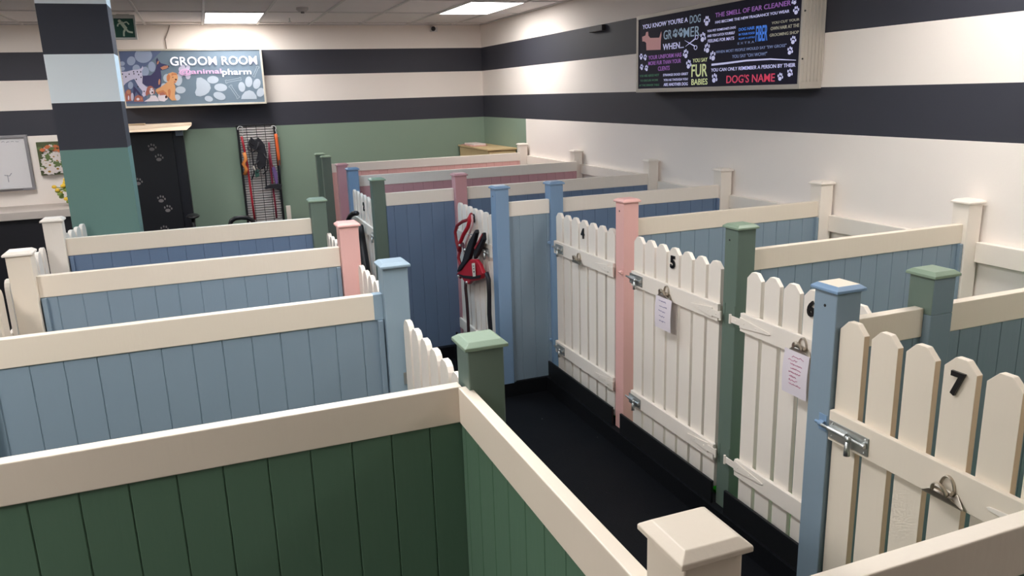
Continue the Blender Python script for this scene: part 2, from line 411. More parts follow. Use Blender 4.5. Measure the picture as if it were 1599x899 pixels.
def partition(x0, x1, y, label, pm, rm, phase=0.09, rt=RT, rb=RB, batten=None, cat='partition', endpaint=None):
    t = thing('pen_partition', label, cat, (x0+x1)/2, y, KZ, 'low boarded partitions between the pens')
    grooved(MB(), x0, x1, y, .022, KZ, rb+.01, phase).build('boarding', pm, t)
    MB().box(x0, x1, y-.03, y+.03, rb, rt).build('top_rail', rm, t, bevel=0.0025)
    for bx in (batten or []): MB().box(bx-.016, bx+.016, y-.055, y-.022, KZ, rb-.003).build('end_batten', pm, t, bevel=0.002)
    if endpaint: MB().box(endpaint[0], endpaint[1], y-.0315, y+.0315, rb-.001, rt+.001).build('painted_rail_end', endpaint[2], t)
    return t
partition(-4.6, .885, 2.955, 'green boarded partition with cream rail across the near left', PANELG, CREAM, 0.09)
partition(-1.228, .918, 4.66, 'second nearest blue partition on the left, its cream rail ending in blue paint', BLUE, CREAM, -.03, batten=[.895], endpaint=(.862, .918, LBLUE))
partition(-1.228, .936, 6.37, 'third nearest blue partition on the left, between cream and pink posts', BLUE, CREAM, 0.02, batten=[-1.2, .915])
partition(-1.279, .932, 8.11, 'farthest blue partition on the left, in front of the teal pillar', NAVY, CREAM, 0.05, batten=[-1.25])
partition(2.11, 5.795, 14.47, 'pink partition with white rail farthest back, beside the wooden cabinet', PINK, WHITE, 0.05, rt=-1.155, rb=-1.31)
partition(2.108, 5.809, 11.95, 'dusty pink partition with white rail behind gate two', PINKD, WHITE, 0.05, rt=-1.155, rb=-1.315)
partition(2.04, 2.924, 9.62, 'deep blue partition between the dark green and dusty pink posts', NAVY, WHITE, 0.02, rt=-1.167, rb=-1.325)
partition(3.08, 5.793, 9.64, 'deep blue partition behind gate three, right of the dusty pink post', NAVY, WHITE, 0.05, rt=-1.167, rb=-1.325)
partition(3.027, 3.533, 7.985, 'short blue partition between two blue posts beside gate four', BLUE, WHITE, 0.08, rt=-1.168, rb=-1.325, batten=[3.045])
partition(3.689, 5.807, 8.0, 'blue partition behind gate four', NAVY, WHITE, 0.05, rt=-1.172, rb=-1.33, batten=[5.79])
partition(3.658, 5.810, 6.315, 'blue partition with cream rail between pens four and five', BLUE, CREAM, 0.1, batten=[5.79])
partition(3.661, 5.810, 4.647, 'blue partition with cream rail between pens five and six', BLUE, CREAM, 0.03, batten=[5.79])
partition(2.971, 3.464, 2.957, 'short shade-toned blue partition from the cream topped blue post to the green capped post', BLUE_SHADED, CREAM, 0.0)
partition(3.62, 5.99, 2.957, 'shade-toned blue partition with cream rail at the right edge of the photo', BLUE_SHADED, CREAM, 0.02)
partition(1.021, 5.99, 1.318, 'cream railed partition crossing the bottom right corner', PANELG, CREAM, 0.0, rt=-1.2, rb=-1.36)
# the near left pen's side along the aisle
t = thing('pen_partition', 'green boarded side of the near left pen along the aisle', 'partition', .885, 2.1, KZ, 'low boarded partitions between the pens')
grooved(MB(), 1.42, 2.925, .895, .018, KZ, RB+.01, 2.39, 'y').build('boarding', PANELG, t)
MB().box(.868, .918, 1.0, 2.922, RB, RT).build('top_rail', CREAM, t, bevel=0.0025)
# wall rails between the white posts
for (y0, y1, zt, zb_, lab) in [(4.735, 6.26, -1.33, -1.495, 'white board on the right wall between the two nearest white posts'),
        (1.3, 4.577, -1.335, -1.505, 'white board on the right wall at the right edge of the photo'),
        (6.417, 7.93, -1.30, -1.46, 'white board on the right wall behind pen four'),
        (8.09, 9.58, -1.28, -1.44, 'white board on the right wall behind pen three'),
        (9.74, 12.02, -1.215, -1.375, 'white board on the right wall behind pen two'),
        (12.18, 14.42, -1.215, -1.375, 'white board on the right wall behind pen one')]:
    t = thing('wall_board', lab, 'wall board', 5.97, (y0+y1)/2, zb_, 'boards along the right wall')
    MB().box(5.93, 5.996, y0, y1, zb_, zt).build('board', WHITE, t, bevel=0.003)
# black boards under the gates and dividers on the aisle
for (x, y0, y1, lab) in [(3.462, 6.375, 7.92, 'black board standing under gate four'), (3.462, 4.72, 6.215, 'black board standing under gate five'),
                         (3.462, 3.04, 4.56, 'black board standing under gate six'), (2.83, 8.06, 9.51, 'black board standing under gate three'), (2.822, 1.40, 2.87, 'black board standing under gate seven')]:
    tag(MB().box(x, x+.022, y0, y1, KZ, -3.055).build('threshold_board', BOARD, bevel=0.002), lab, 'board', 'black threshold boards under the gates')
# ================================================================ GATES
def picket(b, yc, x0, x1, zt, zb, w=.0775, rnd=False):
    if rnd: o = [(-w, -.07), (-w*.93, -.045), (-w*.72, -.018), (-w*.35, 0), (w*.35, 0), (w*.72, -.018), (w*.93, -.045), (w, -.07)]
    else: o = [(-w, -.05), (-w*.38, -.002), (-w*.3, 0), (w*.3, 0), (w*.38, -.002), (w, -.05)]
    pts = [(x0, yc-w, zb)]+[(x0, yc+a, zt+z) for a, z in o]+[(x0, yc+w, zb)]
    b.prism(pts, (0, 0, 0), (x1-x0, 0, 0)); return b
def latch(g, y, z, x, s=1, bolt=1):
    """barrel bolt: plate flat on the rail (at x, facing -x), bolt reaching +y"""
    p = MB(); L = .26*s; h = .048
    p.box(x-.006, x, y-L, y, z-h, z+h).build('latch', STEEL, g, bevel=0.002)
    l = [o for o in g.children if o.name.startswith('latch')][-1]
    xb = x-.020
    b = MB(); b.tube([(xb, y-L*.50, z+.008), (xb, y-.012, z+.008)], .0125, seg=12)
    b.tube([(xb, y-L*.97, z+.004), (xb, y-L*.88, z+.006)], .0125, seg=10)
    b.box(xb, x-.004, y-L*.48, y-L*.05, z-.006, z+.022); b.box(xb, x-.004, y-L*.96, y-L*.90, z-.010, z+.022)
    b.build('bolt_barrel', STEEL, l, bevel=0.0012)
    b = MB(); b.tube([(xb, y-L*.92, z+.006), (xb, y+.035, z+.008)], .008, seg=10)
    b.build('bolt_rod', STEEL, l, smooth=False)
    b = MB(); yk = y-L*.6
    b.ball((xb-.008, yk, z+.004), .019, sc_=(.8, .9, 1)); b.ball((xb-.014, yk-.002, z-.038), .014, sc_=(.7, .8, 1)); b.tube([(xb-.010, yk, z-.006), (xb-.014, yk-.002, z-.045), (xb-.014, yk-.004, z-.078)], [.012, .013, .016], seg=8)
    b.build('bolt_knob', STEEL, l, smooth=True)
    for sy in (-.92, -.1):
        for sz in (-1, 1): MB().ball((x-.006, y+L*sy, z+sz*.034), .007, seg=8, ring=4).build('screw', STEEL, l)
def hinge(g, y_post, z, x, d, m_, L=.38):
    """long painted strap hinge; d=-1 strap runs to -y"""
    b = MB(); pts = [(x, y_post, z-.026), (x, y_post+d*.10, z-.026), (x, y_post+d*.1, z-.04), (x, y_post+d*L, z-.008), (x, y_post+d*(L+.012), z), (x, y_post+d*L, z+.008), (x, y_post+d*.1, z+.04), (x, y_post+d*.10, z+.026), (x, y_post, z+.026)]
    b.prism(pts, (0, 0, 0), (-.007, 0, 0)); h = b.build('strap_hinge', m_, g, bevel=0.001)
    b = MB(); b.tube([(x-.008, y_post-d*.008, z-.035), (x-.008, y_post-d*.008, z+.035)], .010, seg=8); b.build('hinge_pin', m_, h)
    for q in (.05, .15, .28): MB().ball((x-.007, y_post+d*q, z), .006, seg=8, ring=4).build('screw', WHITE, h)
def clip(g, y, z, x, m_=NICKEL, s=1):
    """wide bulldog clip screwed to the rail, jaws pointing down"""
    w_ = .10*s
    # back jaw lies on the rail, front jaw leans out; both widen towards the gripping edge
    b = MB(); b.prism([(x, y-w_*.5, z+.0), (x, y+w_*.5, z+.0), (x-.026*s, y+w_, z-.036*s), (x-.026*s, y-w_, z-.036*s)], (0, 0, 0), (-.004, 0, 0))
    c_ = b.build('bulldog_clip', m_, g, bevel=0.001)
    b = MB(); b.prism([(x-.050*s, y-w_*.5, z-.002), (x-.050*s, y+w_*.5, z-.002), (x-.034*s, y+w_, z-.036*s), (x-.034*s, y-w_, z-.036*s)], (0, 0, 0), (-.004, 0, 0))
    b.tube([(x-.031*s, y-w_, z-.038*s), (x-.031*s, y+w_, z-.038*s)], .0055*s, seg=8); b.build('front_jaw', m_, c_, bevel=0.001)
    for (xa, lean, nm, hh) in ((x-.006, 0.0, 'clip_back', .07), (x-.050*s, -.016, 'clip_handle', .05)):
        b = MB(); b.tube([(xa+lean*math.sin(a), y+.036*s*math.cos(a), z-.004+hh*s*math.sin(a)) for a in [math.pi*i/12 for i in range(13)]], (.004*s, .011*s), flat=(1, 0, 0), seg=8)
        b.build(nm, m_, c_, smooth=True)
    b = MB(); b.tube([(x-.030*s, y-.042*s, z+.008*s), (x-.030*s, y+.042*s, z+.008*s)], .012*s, seg=10)
    b.build('clip_spring', m_, c_)
NUM = mat('black_numeral', (14, 14, 18), 0.25)
def gate(label, x, cents, y0, y1, zt, zb, num=None, raw=False, rails=((-1.597, -1.735), (-2.75, -2.885)), m_=WHITE, side=-1, rnd=False, nb=3, ns=1.0, nz=None):
    """x: outer face of the pickets on the rail side; side=-1: rails towards -x"""
    t = thing('picket_gate', label, 'gate', x, (y0+y1)/2, zb, 'white picket gates of the pens')
    th = .034
    for c in cents:
        b = MB(); xa, xb = (x, x+th) if side < 0 else (x-th, x)
        picket(b, c, xa, xb, zt+random.uniform(-.003, .003), zb, rnd=rnd)
        if raw:
            n = len(b.f)
            for i in range(2, n):   # the sawn near edges are unpainted
                vs = [b.v[k] for k in b.f[i]]
                if max(v.y for v in vs)-min(v.y for v in vs) < 1e-5 and vs[0].y < c: b.mi[i] = 1
        b.build('picket', [m_, RAW], t, bevel=0.0015)
    for (za, zb2) in rails:
        xa, xb = (x-.03, x) if side < 0 else (x, x+.03)
        MB().box(xa, xb, y0, y1, zb2, za).build('cross_rail', m_, t, bevel=0.002)
    if num:
        yc = cents[nb]; s = ns
        z = nz if nz else zt-.18
        text_mesh(num, (x-.001, yc+.033*s, z), (0, -1, 0), (0, 0, 1), .066*s, .108*s, (-1, 0, 0), .012, 'numeral', NUM, t, bold=.035)
    return t
random.seed(4)
def cents(a, b_, n=7): return [a+(b_-a)*i/(n-1) for i in range(n)]
g4 = gate('white picket gate with a black number 4, latched to the blue post', 3.51, cents(7.656, 6.48), 6.385, 7.74, -1.283, -3.16, '4', nz=-1.47)
latch(g4, 7.70, -1.668, 3.48, .8); latch(g4, 7.70, -2.82, 3.48, .8); hinge(g4, 6.375, -1.665, 3.478, 1, WHITE, .36); hinge(g4, 6.375, -2.815, 3.478, 1, WHITE, .36)
clip(g4, 7.10, -1.69, 3.48)
g5 = gate('white picket gate with a black number 5 and a paper note on its clip', 3.51, cents(5.965, 4.835), 4.74, 6.04, -1.283, -3.13, '5', nz=-1.455)
latch(g5, 6.06, -1.665, 3.48, .85); latch(g5, 6.06, -2.83, 3.48, .8); hinge(g5, 4.70, -1.675, 3.478, 1, WHITE, .38); hinge(g5, 4.70, -2.80, 3.478, 1, WHITE, .38)
clip(g5, 5.44, -1.675, 3.48)
g6 = gate('white picket gate with a black number 6 half hidden by the blue post', 3.51, cents(4.372, 3.215), 3.11, 4.47, -1.283, -3.13, '6', nz=-1.455)
hinge(g6, 4.565, -1.668, 3.478, -1, WHITE, .42); hinge(g6, 4.565, -2.80, 3.478, -1, WHITE, .42)
clip(g6, 3.815, -1.665, 3.48)
g7 = gate('nearest white picket gate with a black number 7 and raw sawn edges', 2.84, cents(2.79, 1.60), 1.45, 2.868, -1.137, -3.05, '7', raw=True, m_=CREAM, rails=((-1.613, -1.775), (-2.75, -2.9)), nz=-1.30)
latch(g7, 2.862, -1.71, 2.81, 1.0); hinge(g7, 1.45, -1.70, 2.808, 1, WHITE, .52); clip(g7, 2.165, -1.715, 2.81)
g3 = gate('white picket gate with a black number 3 and a red harness hanging on it', 2.90, cents(9.31, 8.16), 8.075, 9.44, -1.318, -3.13, '3', rails=((-1.66, -1.80), (-2.84, -2.97)), rnd=True, nz=-1.49)
latch(g3, 8.36, -1.755, 2.87, .8)
g2 = gate('far white picket gate with a black number 2 and a black hose over its rail', 1.955, cents(11.40, 9.90), 9.80, 11.55, -1.297, -3.1, '2', rnd=True, rails=((-1.66, -1.80), (-2.8, -2.93)), nz=-1.51, ns=1.1)
latch(g2, 10.05, -1.75, 1.925, .8)
for (lab, xx, c0, c1, y0, y1, zt) in [('white picket gate between the near sage post and the pale blue post', 1.05, 4.455, 3.26, 3.05, 4.53, -1.318),
        ('white picket gate between the pale blue and the salmon pink post', 1.09, 6.15, 4.95, 4.75, 6.25, -1.312),
        ('white picket gate between the salmon pink and the dark green post', 1.09, 7.86, 6.66, 6.45, 7.98, -1.312)]:
    g = gate(lab, xx, cents(c0, c1), y0, y1, zt, -3.13, side=1, rnd=True)
    MB().box(xx+.03, xx+.036, y1-.3, y1-.02, -1.71, -1.62).build('latch', STEEL, g, bevel=.001)
# little staple of the near left gate, seen beside the pale blue post
t = thing('latch_staple', 'small steel staple on the near side of the pale blue post', 'staple', 1.0, 4.56, -1.72)
MB().tube([(1.03, 4.567, -1.70), (1.03, 4.50, -1.70)], .005, seg=6).tube([(1.03, 4.567, -1.745), (1.03, 4.49, -1.745)], .005, seg=6).box(1.005, 1.055, 4.5635, 4.5695, -1.76, -1.685).build('staple', STEEL, t)
def side_gate(lab, xa, ya, xb, yb, n, zt, m_=WHITE):
    t = thing('picket_gate', lab, 'gate', (xa+xb)/2, (ya+yb)/2, KZ+.1, 'white picket gates of the pens')
    d = Vector((xb-xa, yb-ya, 0)); L = d.length; d.normalize(); nn = Vector((-d.y, d.x, 0))
    w_ = .0775
    for i in range(n):
        c = Vector((xa, ya, 0))+d*(w_+.02+(L-2*w_-.04)*i/(n-1)); b = MB()
        o = [(-w_, -.07), (-w_*.93, -.045), (-w_*.72, -.018), (-w_*.35, 0), (w_*.35, 0), (w_*.72, -.018), (w_*.93, -.045), (w_, -.07)]
        pts = [c+d*(-w_)+Vector((0, 0, KZ+.1))]+[c+d*a+Vector((0, 0, zt+z)) for a, z in o]+[c+d*w_+Vector((0, 0, KZ+.1))]
        b.prism(pts, (0, 0, 0), nn*.034); b.build('picket', m_, t, bevel=.0015)
    for za in (-1.60, -2.75):
        b = MB(); p = Vector((xa, ya, 0)); q = Vector((xb, yb, 0))
        b.prism([p+Vector((0, 0, za)), q+Vector((0, 0, za)), q+Vector((0, 0, za-.14)), p+Vector((0, 0, za-.14))], nn*.034, nn*.064)
        b.build('cross_rail', m_, t, bevel=.002)
side_gate('white picket gate left of the pillar, beyond the white post', -1.42, 8.22, -1.27, 9.42, 6, -1.215)
side_gate('white picket gate on the left side aisle, between the cream and white posts', -1.43, 6.45, -1.43, 8.0, 7, -1.215)
side_gate('white picket gate at the left edge, in front of the cream post', -1.43, 4.75, -1.43, 6.28, 7, -1.215, CREAM)
# paper notes hanging in the clips
PAPER = mat('note_paper', (226, 216, 222), 0.8, var=0.02); INK = mat('note_ink', (196, 120, 150), 0.8)
INKV = mat('note_ink_violet', (150, 140, 175), 0.8)
def note(lab, ya, yb, zt, zb, ink, n, mono, seed):
    R = random.Random(seed)
    t = thing('paper_note', lab, 'note', 3.42, (ya+yb)/2, zb, 'paper notes hanging from the gate clips')
    b = MB(); N = 8; vs = []; fs = []
    for s_ in (0, .0025):
        for i in range(N+1):
            f = i/N; z = zt+(zb-zt)*f; xo = 3.432-.012*math.sin(f*2.6)-s_
            vs += [(xo, ya, z), (xo, yb, z)]
    for i in range(N):
        a = 2*i; fs.append((a, a+1, a+3, a+2)); k = 2*(N+1); fs.append((k+a, k+a+2, k+a+3, k+a+1))
        fs.append((a, a+2, k+a+2, k+a)); fs.append((a+1, k+a+1, k+a+3, a+3))
    fs.append((0, k, k+1, 1)); fs.append((2*N, 2*N+1, k+2*N+1, k+2*N))
    b.add(vs, fs); b.build('sheet', PAPER, t)
    b = MB(); w_ = ya-yb
    for i in range(n):
        f = .12+.62*i/max(1, n-1); z = zt+(zb-zt)*f; xo = 3.432-.012*math.sin(f*2.6)-.0035
        y = ya-w_*R.uniform(.2, .34); ye = y-w_*R.uniform(.28, .5); P = []
        while y > ye:
            P.append((xo-.001, y, z+R.uniform(-.006, .006))); y -= .006
        if len(P) > 1: b.tube(P, .0022, seg=4)
    b.build('handwriting', ink, t)
note('pale paper note with faint violet handwriting clipped to gate five', 5.53, 5.29, -1.70, -1.975, INKV, 5, 0, 1)
note('pale paper note with pink handwriting clipped to gate six', 3.93, 3.70, -1.69, -1.99, INK, 8, 0, 2)
# ================================================================ SIGNS
# --- groom room light box on the back wall: front face y = FY
FY = 16.72
def s1(a, c, o=0): return PY(a, c, FY-o)
t = thing('groom_room_sign', 'long light box reading GROOM ROOM with paw prints and dogs', 'sign', 0, 16.9, -.05)
x0, x1, z0, z1 = -1.29, 1.285, -.065, 1.0
b = MB(); b.box(x0, x1, FY, YB-.004, z0, z1).build('cabinet', ALU, t, bevel=.003)
b = MB(); fr = .035
b.box(x0, x1, FY-.03, FY, z1-fr, z1).box(x0, x1, FY-.03, FY, z0, z0+fr).box(x0, x0+fr, FY-.03, FY, z0+fr, z1-fr).box(x1-fr, x1, FY-.03, FY, z0+fr, z1-fr)
b.build('sign_frame', mat('sign_frame_metal', (214, 206, 190), 0.4, .4), t, bevel=.002)
ix0, ix1, iz0, iz1 = x0+fr, x1-fr, z0+fr, z1-fr
BG = mat('sign_grey_blue', (108, 124, 138), .7, emit=.08, spec=.15); BGL = mat('sign_slate_blue', (104, 118, 152), .35, emit=.1)
face = MB(); face.box(ix0, ix1, FY-.012, FY-.001, iz0, iz1).build('sign_face', BG, t)
cols = {'paw': (200, 212, 226), 'paw2': (172, 186, 214), 'dal': (222, 218, 244), 'blk': (52, 48, 66), 'dob': (78, 76, 112), 'tan': (206, 146, 118), 'gold': (236, 176, 126), 'gold2': (214, 138, 96), 'brn': (186, 118, 106), 'wht': (240, 230, 240), 'bone': (186, 202, 216), 'slate': (108, 122, 158), 'pinkp': (214, 210, 232), 'dk': (60, 40, 48)}
mats_ = []; idx = {}
for k, c in cols.items(): idx[k] = len(mats_); mats_.append(mat('print_'+k, tuple(v*.86 for v in c), .7, emit=.08, spec=.15))
pr = MB(); LAY = [0]
def shape(poly_px, key, f=None):
    LAY[0] += 1; off = .0125+.0002*LAY[0]
    P = [PY(a, c, FY-off) for a, c in poly_px]
    q = clip_poly([(p.x, p.z) for p in P], ix0, ix1, iz0, iz1)
    if len(q) > 2: pr.prism([(a, FY-off, c) for a, c in q], (0, 0, 0), (0, .0001, 0), idx[key])
def A(pts): return [(170+a/6.15, 70+c/6.15) for a, c in pts]        # measured on enlarged crops of the sign
def B(pts): return [(170+a/9.46, 75+c/9.46) for a, c in pts]
def Cc(pts): return [(250+a/9.406, 75+c/9.406) for a, c in pts]
shape(B([(0, 0), (560, 0), (420, 240), (560, 560), (560, 820), (0, 820)]), 'slate')
shape(B([(0, 0), (820, 0), (520, 300), (100, 300)]), 'slate')
for e in [(510, 110, 130, 110, 0), (330, 190, 62, 68, 20), (635, 275, 54, 76, -10), (535, 345, 58, 70, 0), (405, 300, 56, 56, 0), (195, 230, 42, 34, 0), (198, 306, 40, 32, 0), (145, 175, 22, 34, 0), (320, 550, 38, 55, 0)]: shape(B(ellipse(*e)), 'paw2')
# bones (outline drawings)
def bone(p, q, r):
    P = Vector(p); Q = Vector(q); d = (Q-P).normalized(); n = Vector((-d.y, d.x))
    o = [P+n*r, P-d*r*.6+n*r*1.9, P-d*r*2+n*r*1.2, P-d*r*1.2, P-d*r*2-n*r*1.2, P-d*r*.6-n*r*1.9, P-n*r, Q-n*r, Q+d*r*.6-n*r*1.9, Q+d*r*2-n*r*1.2, Q+d*r*1.2, Q+d*r*2+n*r*1.2, Q+d*r*.6+n*r*1.9, Q+n*r]
    return [(v.x, v.y) for v in o]
def outline(poly, w_):
    for i in range(len(poly)):
        a = Vector(poly[i]); c = Vector(poly[(i+1) % len(poly)]); d = (c-a); 
        if d.length < 1e-4: continue
        d.normalize(); n = Vector((-d.y, d.x))*w_
        yield [(a+n)[:], (c+n)[:], (c-n)[:], (a-n)[:]]
for bp_ in (bone((985, 490), (1165, 455), 14), bone((1040, 570), (1140, 715), 14), bone((1380, 400), (1430, 290), 13)):
    for q in outline(bp_, 3): shape(Cc(q), 'bone')
    LAY[0] -= 12
# paws right
shape(Cc([(540, 440), (600, 430), (670, 470), (730, 530), (745, 590), (715, 650), (660, 690), (590, 712), (530, 700), (512, 650), (535, 590), (530, 510)]), 'paw')
for e in [(775, 465, 85, 56, 0), (890, 578, 95, 57, 5), (872, 703, 92, 55, 20), (715, 745, 62, 42, 15)]: shape(Cc(ellipse(*e)), 'paw')
shape(Cc([(1190, 750), (1200, 700), (1245, 640), (1310, 618), (1370, 640), (1415, 700), (1422, 750)]), 'paw')
for e in [(1200, 570, 50, 74, -10), (1302, 495, 53, 80, 0), (1420, 525, 54, 76, 15), (1475, 650, 55, 68, 25)]: shape(Cc(ellipse(*e)), 'paw')
for e in [(300, 615, 75, 52, 0), (265, 470, 60, 85, 0), (250, 725, 48, 45, 0), (100, 440, 55, 60, 0), (60, 560, 50, 45, 0)]: shape(Cc(ellipse(*e)), 'paw')
for e in [(330, 320, 62, 50, 30), (305, 380, 40, 45, 0), (410, 410, 38, 48, 0), (340, 280, 28, 38, -20), (410, 290, 30, 38, 20), (445, 360, 28, 30, 0)]: shape(Cc(ellipse(*e)), 'pinkp')
# dobermann
shape(B([(495, 410), (620, 402), (680, 345), (705, 250), (693, 175), (715, 140), (735, 185), (770, 225), (850, 245), (888, 268), (880, 300), (810, 322), (765, 330), (778, 420), (772, 560), (700, 600), (580, 565), (495, 530)]), 'dob')
shape(B([(760, 288), (815, 262), (870, 258), (880, 285), (850, 305), (790, 322)]), 'tan')
shape(B(ellipse(725, 215, 13, 28, 20)), 'tan'); shape(B(ellipse(745, 500, 14, 45, 5)), 'tan'); shape(B(ellipse(884, 268, 9, 10)), 'blk')
# dalmatian
shape(B([(150, 352), (260, 348), (360, 322), (430, 318), (478, 300), (500, 262), (508, 300), (486, 345), (498, 420), (494, 520), (540, 560), (600, 600), (560, 640), (545, 700), (515, 722), (490, 690), (500, 640), (440, 570), (375, 455), (310, 480), (250, 520), (215, 560), (150, 520)]), 'dal')
shape(B([(365, 560), (440, 640), (500, 730), (485, 745), (400, 640), (370, 740), (355, 740)]), 'dob')
for e in [(420, 350), (370, 380), (440, 392), (405, 462), (470, 352), (252, 425), (200, 385), (195, 450), (300, 385), (475, 432), (430, 570), (365, 350), (200, 490), (520, 640)]:
    shape(B(ellipse(e[0], e[1], 10, 11, 0, 8)), 'blk'); LAY[0] -= 1
# golden
shape(B([(690, 640), (700, 610), (760, 580), (830, 530), (865, 500), (930, 500), (975, 545), (985, 600), (975, 680), (980, 735), (1000, 770), (930, 775), (895, 740), (860, 700), (800, 655), (730, 655)]), 'gold')
shape(B([(855, 480), (850, 420), (880, 375), (940, 355), (1000, 372), (1020, 420), (1015, 470), (985, 520), (940, 530), (890, 520)]), 'gold')
shape(B([(862, 400), (885, 385), (905, 410), (900, 460), (880, 495), (858, 480)]), 'gold2'); shape(B([(925, 372), (990, 372), (1010, 400), (960, 396), (925, 410)]), 'gold2')
shape(B([(870, 620), (900, 600), (915, 640), (900, 740), (880, 720)]), 'gold2'); shape(B([(700, 650), (800, 620), (850, 660), (870, 740), (800, 760), (740, 700)]), 'gold2')
shape(B(ellipse(945, 432, 7, 8)), 'dk'); shape(B(ellipse(990, 465, 14, 13)), 'dk'); shape(B(ellipse(975, 500, 14, 10)), 'brn')
# spaniels
shape(B([(735, 680), (800, 665), (850, 700), (870, 750), (820, 790), (745, 780), (725, 730)]), 'wht'); shape(B([(745, 670), (800, 650), (840, 690), (800, 695), (750, 700)]), 'brn'); shape(B(ellipse(845, 722, 14, 22)), 'dk')
shape(B([(520, 790), (600, 740), (620, 700), (690, 700), (730, 750), (740, 785)]), 'wht')
shape(B(ellipse(612, 622, 56, 64)), 'brn'); shape(B(ellipse(565, 660, 22, 46, 10)), 'brn'); shape(B(ellipse(665, 640, 16, 40, -10)), 'brn'); shape(B(ellipse(632, 640, 32, 52)), 'wht')
shape(B(ellipse(642, 655, 12, 14)), 'dk'); shape(B(ellipse(610, 620, 6, 7)), 'dk'); shape(B(ellipse(648, 612, 6, 7)), 'dk')
shape(B([(235, 720), (250, 640), (280, 610), (320, 620), (330, 680), (330, 780), (250, 790)]), 'brn'); shape(B(ellipse(290, 650, 28, 30)), 'tan'); shape(B(ellipse(345, 720, 22, 60)), 'pinkp'); shape(B(ellipse(292, 735, 12, 34)), 'wht')
shape(B([(370, 790), (385, 720), (430, 690), (500, 720), (510, 790)]), 'brn'); shape(B(ellipse(430, 755, 22, 20)), 'wht'); shape(B(ellipse(480, 750, 16, 18)), 'tan')
pr.build('dog_and_paw_print', mats_, t)
TW = mat('sign_white_letters', (250, 246, 255), .7, emit=.3, spec=.1); TP = mat('sign_pink_letters', (216, 168, 206), .7, emit=.2, spec=.1)
def s1text(body, ax, ay, bx, by, m_, bold):
    p = Cc([(ax, ay)])[0]; q = Cc([(bx, by)])[0]; o = .0125+.0005*150
    P = PY(*p, FY-.042); Q = PY(*q, FY-.042)
    text_mesh(body, (P.x, FY-.042, P.z), (1, 0, 0), (0, 0, 1), Q.x-P.x, Q.z-P.z, (0, -1, 0), .003, 'lettering', m_, t, bold=bold)
# ================================================================ (lettering on the groom room sign)
s1text('GROOM ROOM', 155, 260, 1415, 114, TW, .012)
s1text('@animal', 290, 404, 896, 298, TP, .012)
s1text('pharm', 918, 422, 1333, 300, TW, .012)
# --- second light box on the right wall: front face x = FX
FX = 5.72
t = thing('dog_groomer_sign', 'black light box with coloured sayings about being a dog groomer', 'sign', 5.86, 8.2, -.05)
yf, yn, z0, z1 = 9.81, 6.555, -.055, .955
MB().box(FX+.012, XR-.003, yn, yf, z0, z1).build('cabinet', ALU, t, bevel=.003)
b = MB(); fr = .05
b.box(FX-.012, FX+.012, yn, yf, z1-fr, z1).box(FX-.012, FX+.012, yn, yf, z0, z0+fr).box(FX-.012, FX+.012, yn, yn+.03, z0+fr, z1-fr).box(FX-.012, FX+.012, yf-fr, yf, z0+fr, z1-fr)
b.build('sign_frame', ALU, t, bevel=.002)
b = MB()
for i in range(6): xx = FX+.03+i*.045; b.box(xx, xx+.018, yn-.008, yn+.002, z0+.07, z1)
b.build('end_ribs', ALU, t, bevel=.0015)
for zz in (.70, .24): MB().ball((FX+.01, yn-.003, zz), .01, seg=8, ring=5).build('screw', BLACK, t)
NV = mat('sign_night_blue', (30, 28, 46), .6, emit=.08, spec=.2)
MB().box(FX-.004, FX+.0115, yn+.03, yf-fr, z0+fr, z1-fr).build('sign_face', NV, t)
sm = {k: mat('saying_'+k, c, .45, emit=.42) for k, c in dict(white=(206, 206, 246), lilac=(150, 96, 176), grey=(140, 160, 180), green=(62, 110, 84), lime=(206, 214, 160), blue=(70, 130, 230), red=(206, 64, 96), khaki=(160, 156, 140), steel=(120, 134, 176), pinkdog=(172, 122, 122)).items()}
def cA(a, c): return (980+a/5.993, c/5.993)
def cB(a, c): return (1100+a/5.995, c/5.995)
def say(fn, body, ax, ay, bx, by, key, bold=.02):
    P = PX(*fn(ax, ay), FX); Q = PX(*fn(bx, by), FX)
    text_mesh(body, (FX-.0045, P.y, P.z), (0, -1, 0), (0, 0, 1), P.y-Q.y, max(Q.z-P.z, .02), (-1, 0, 0), .002, 'lettering', sm[key], t, bold=bold)
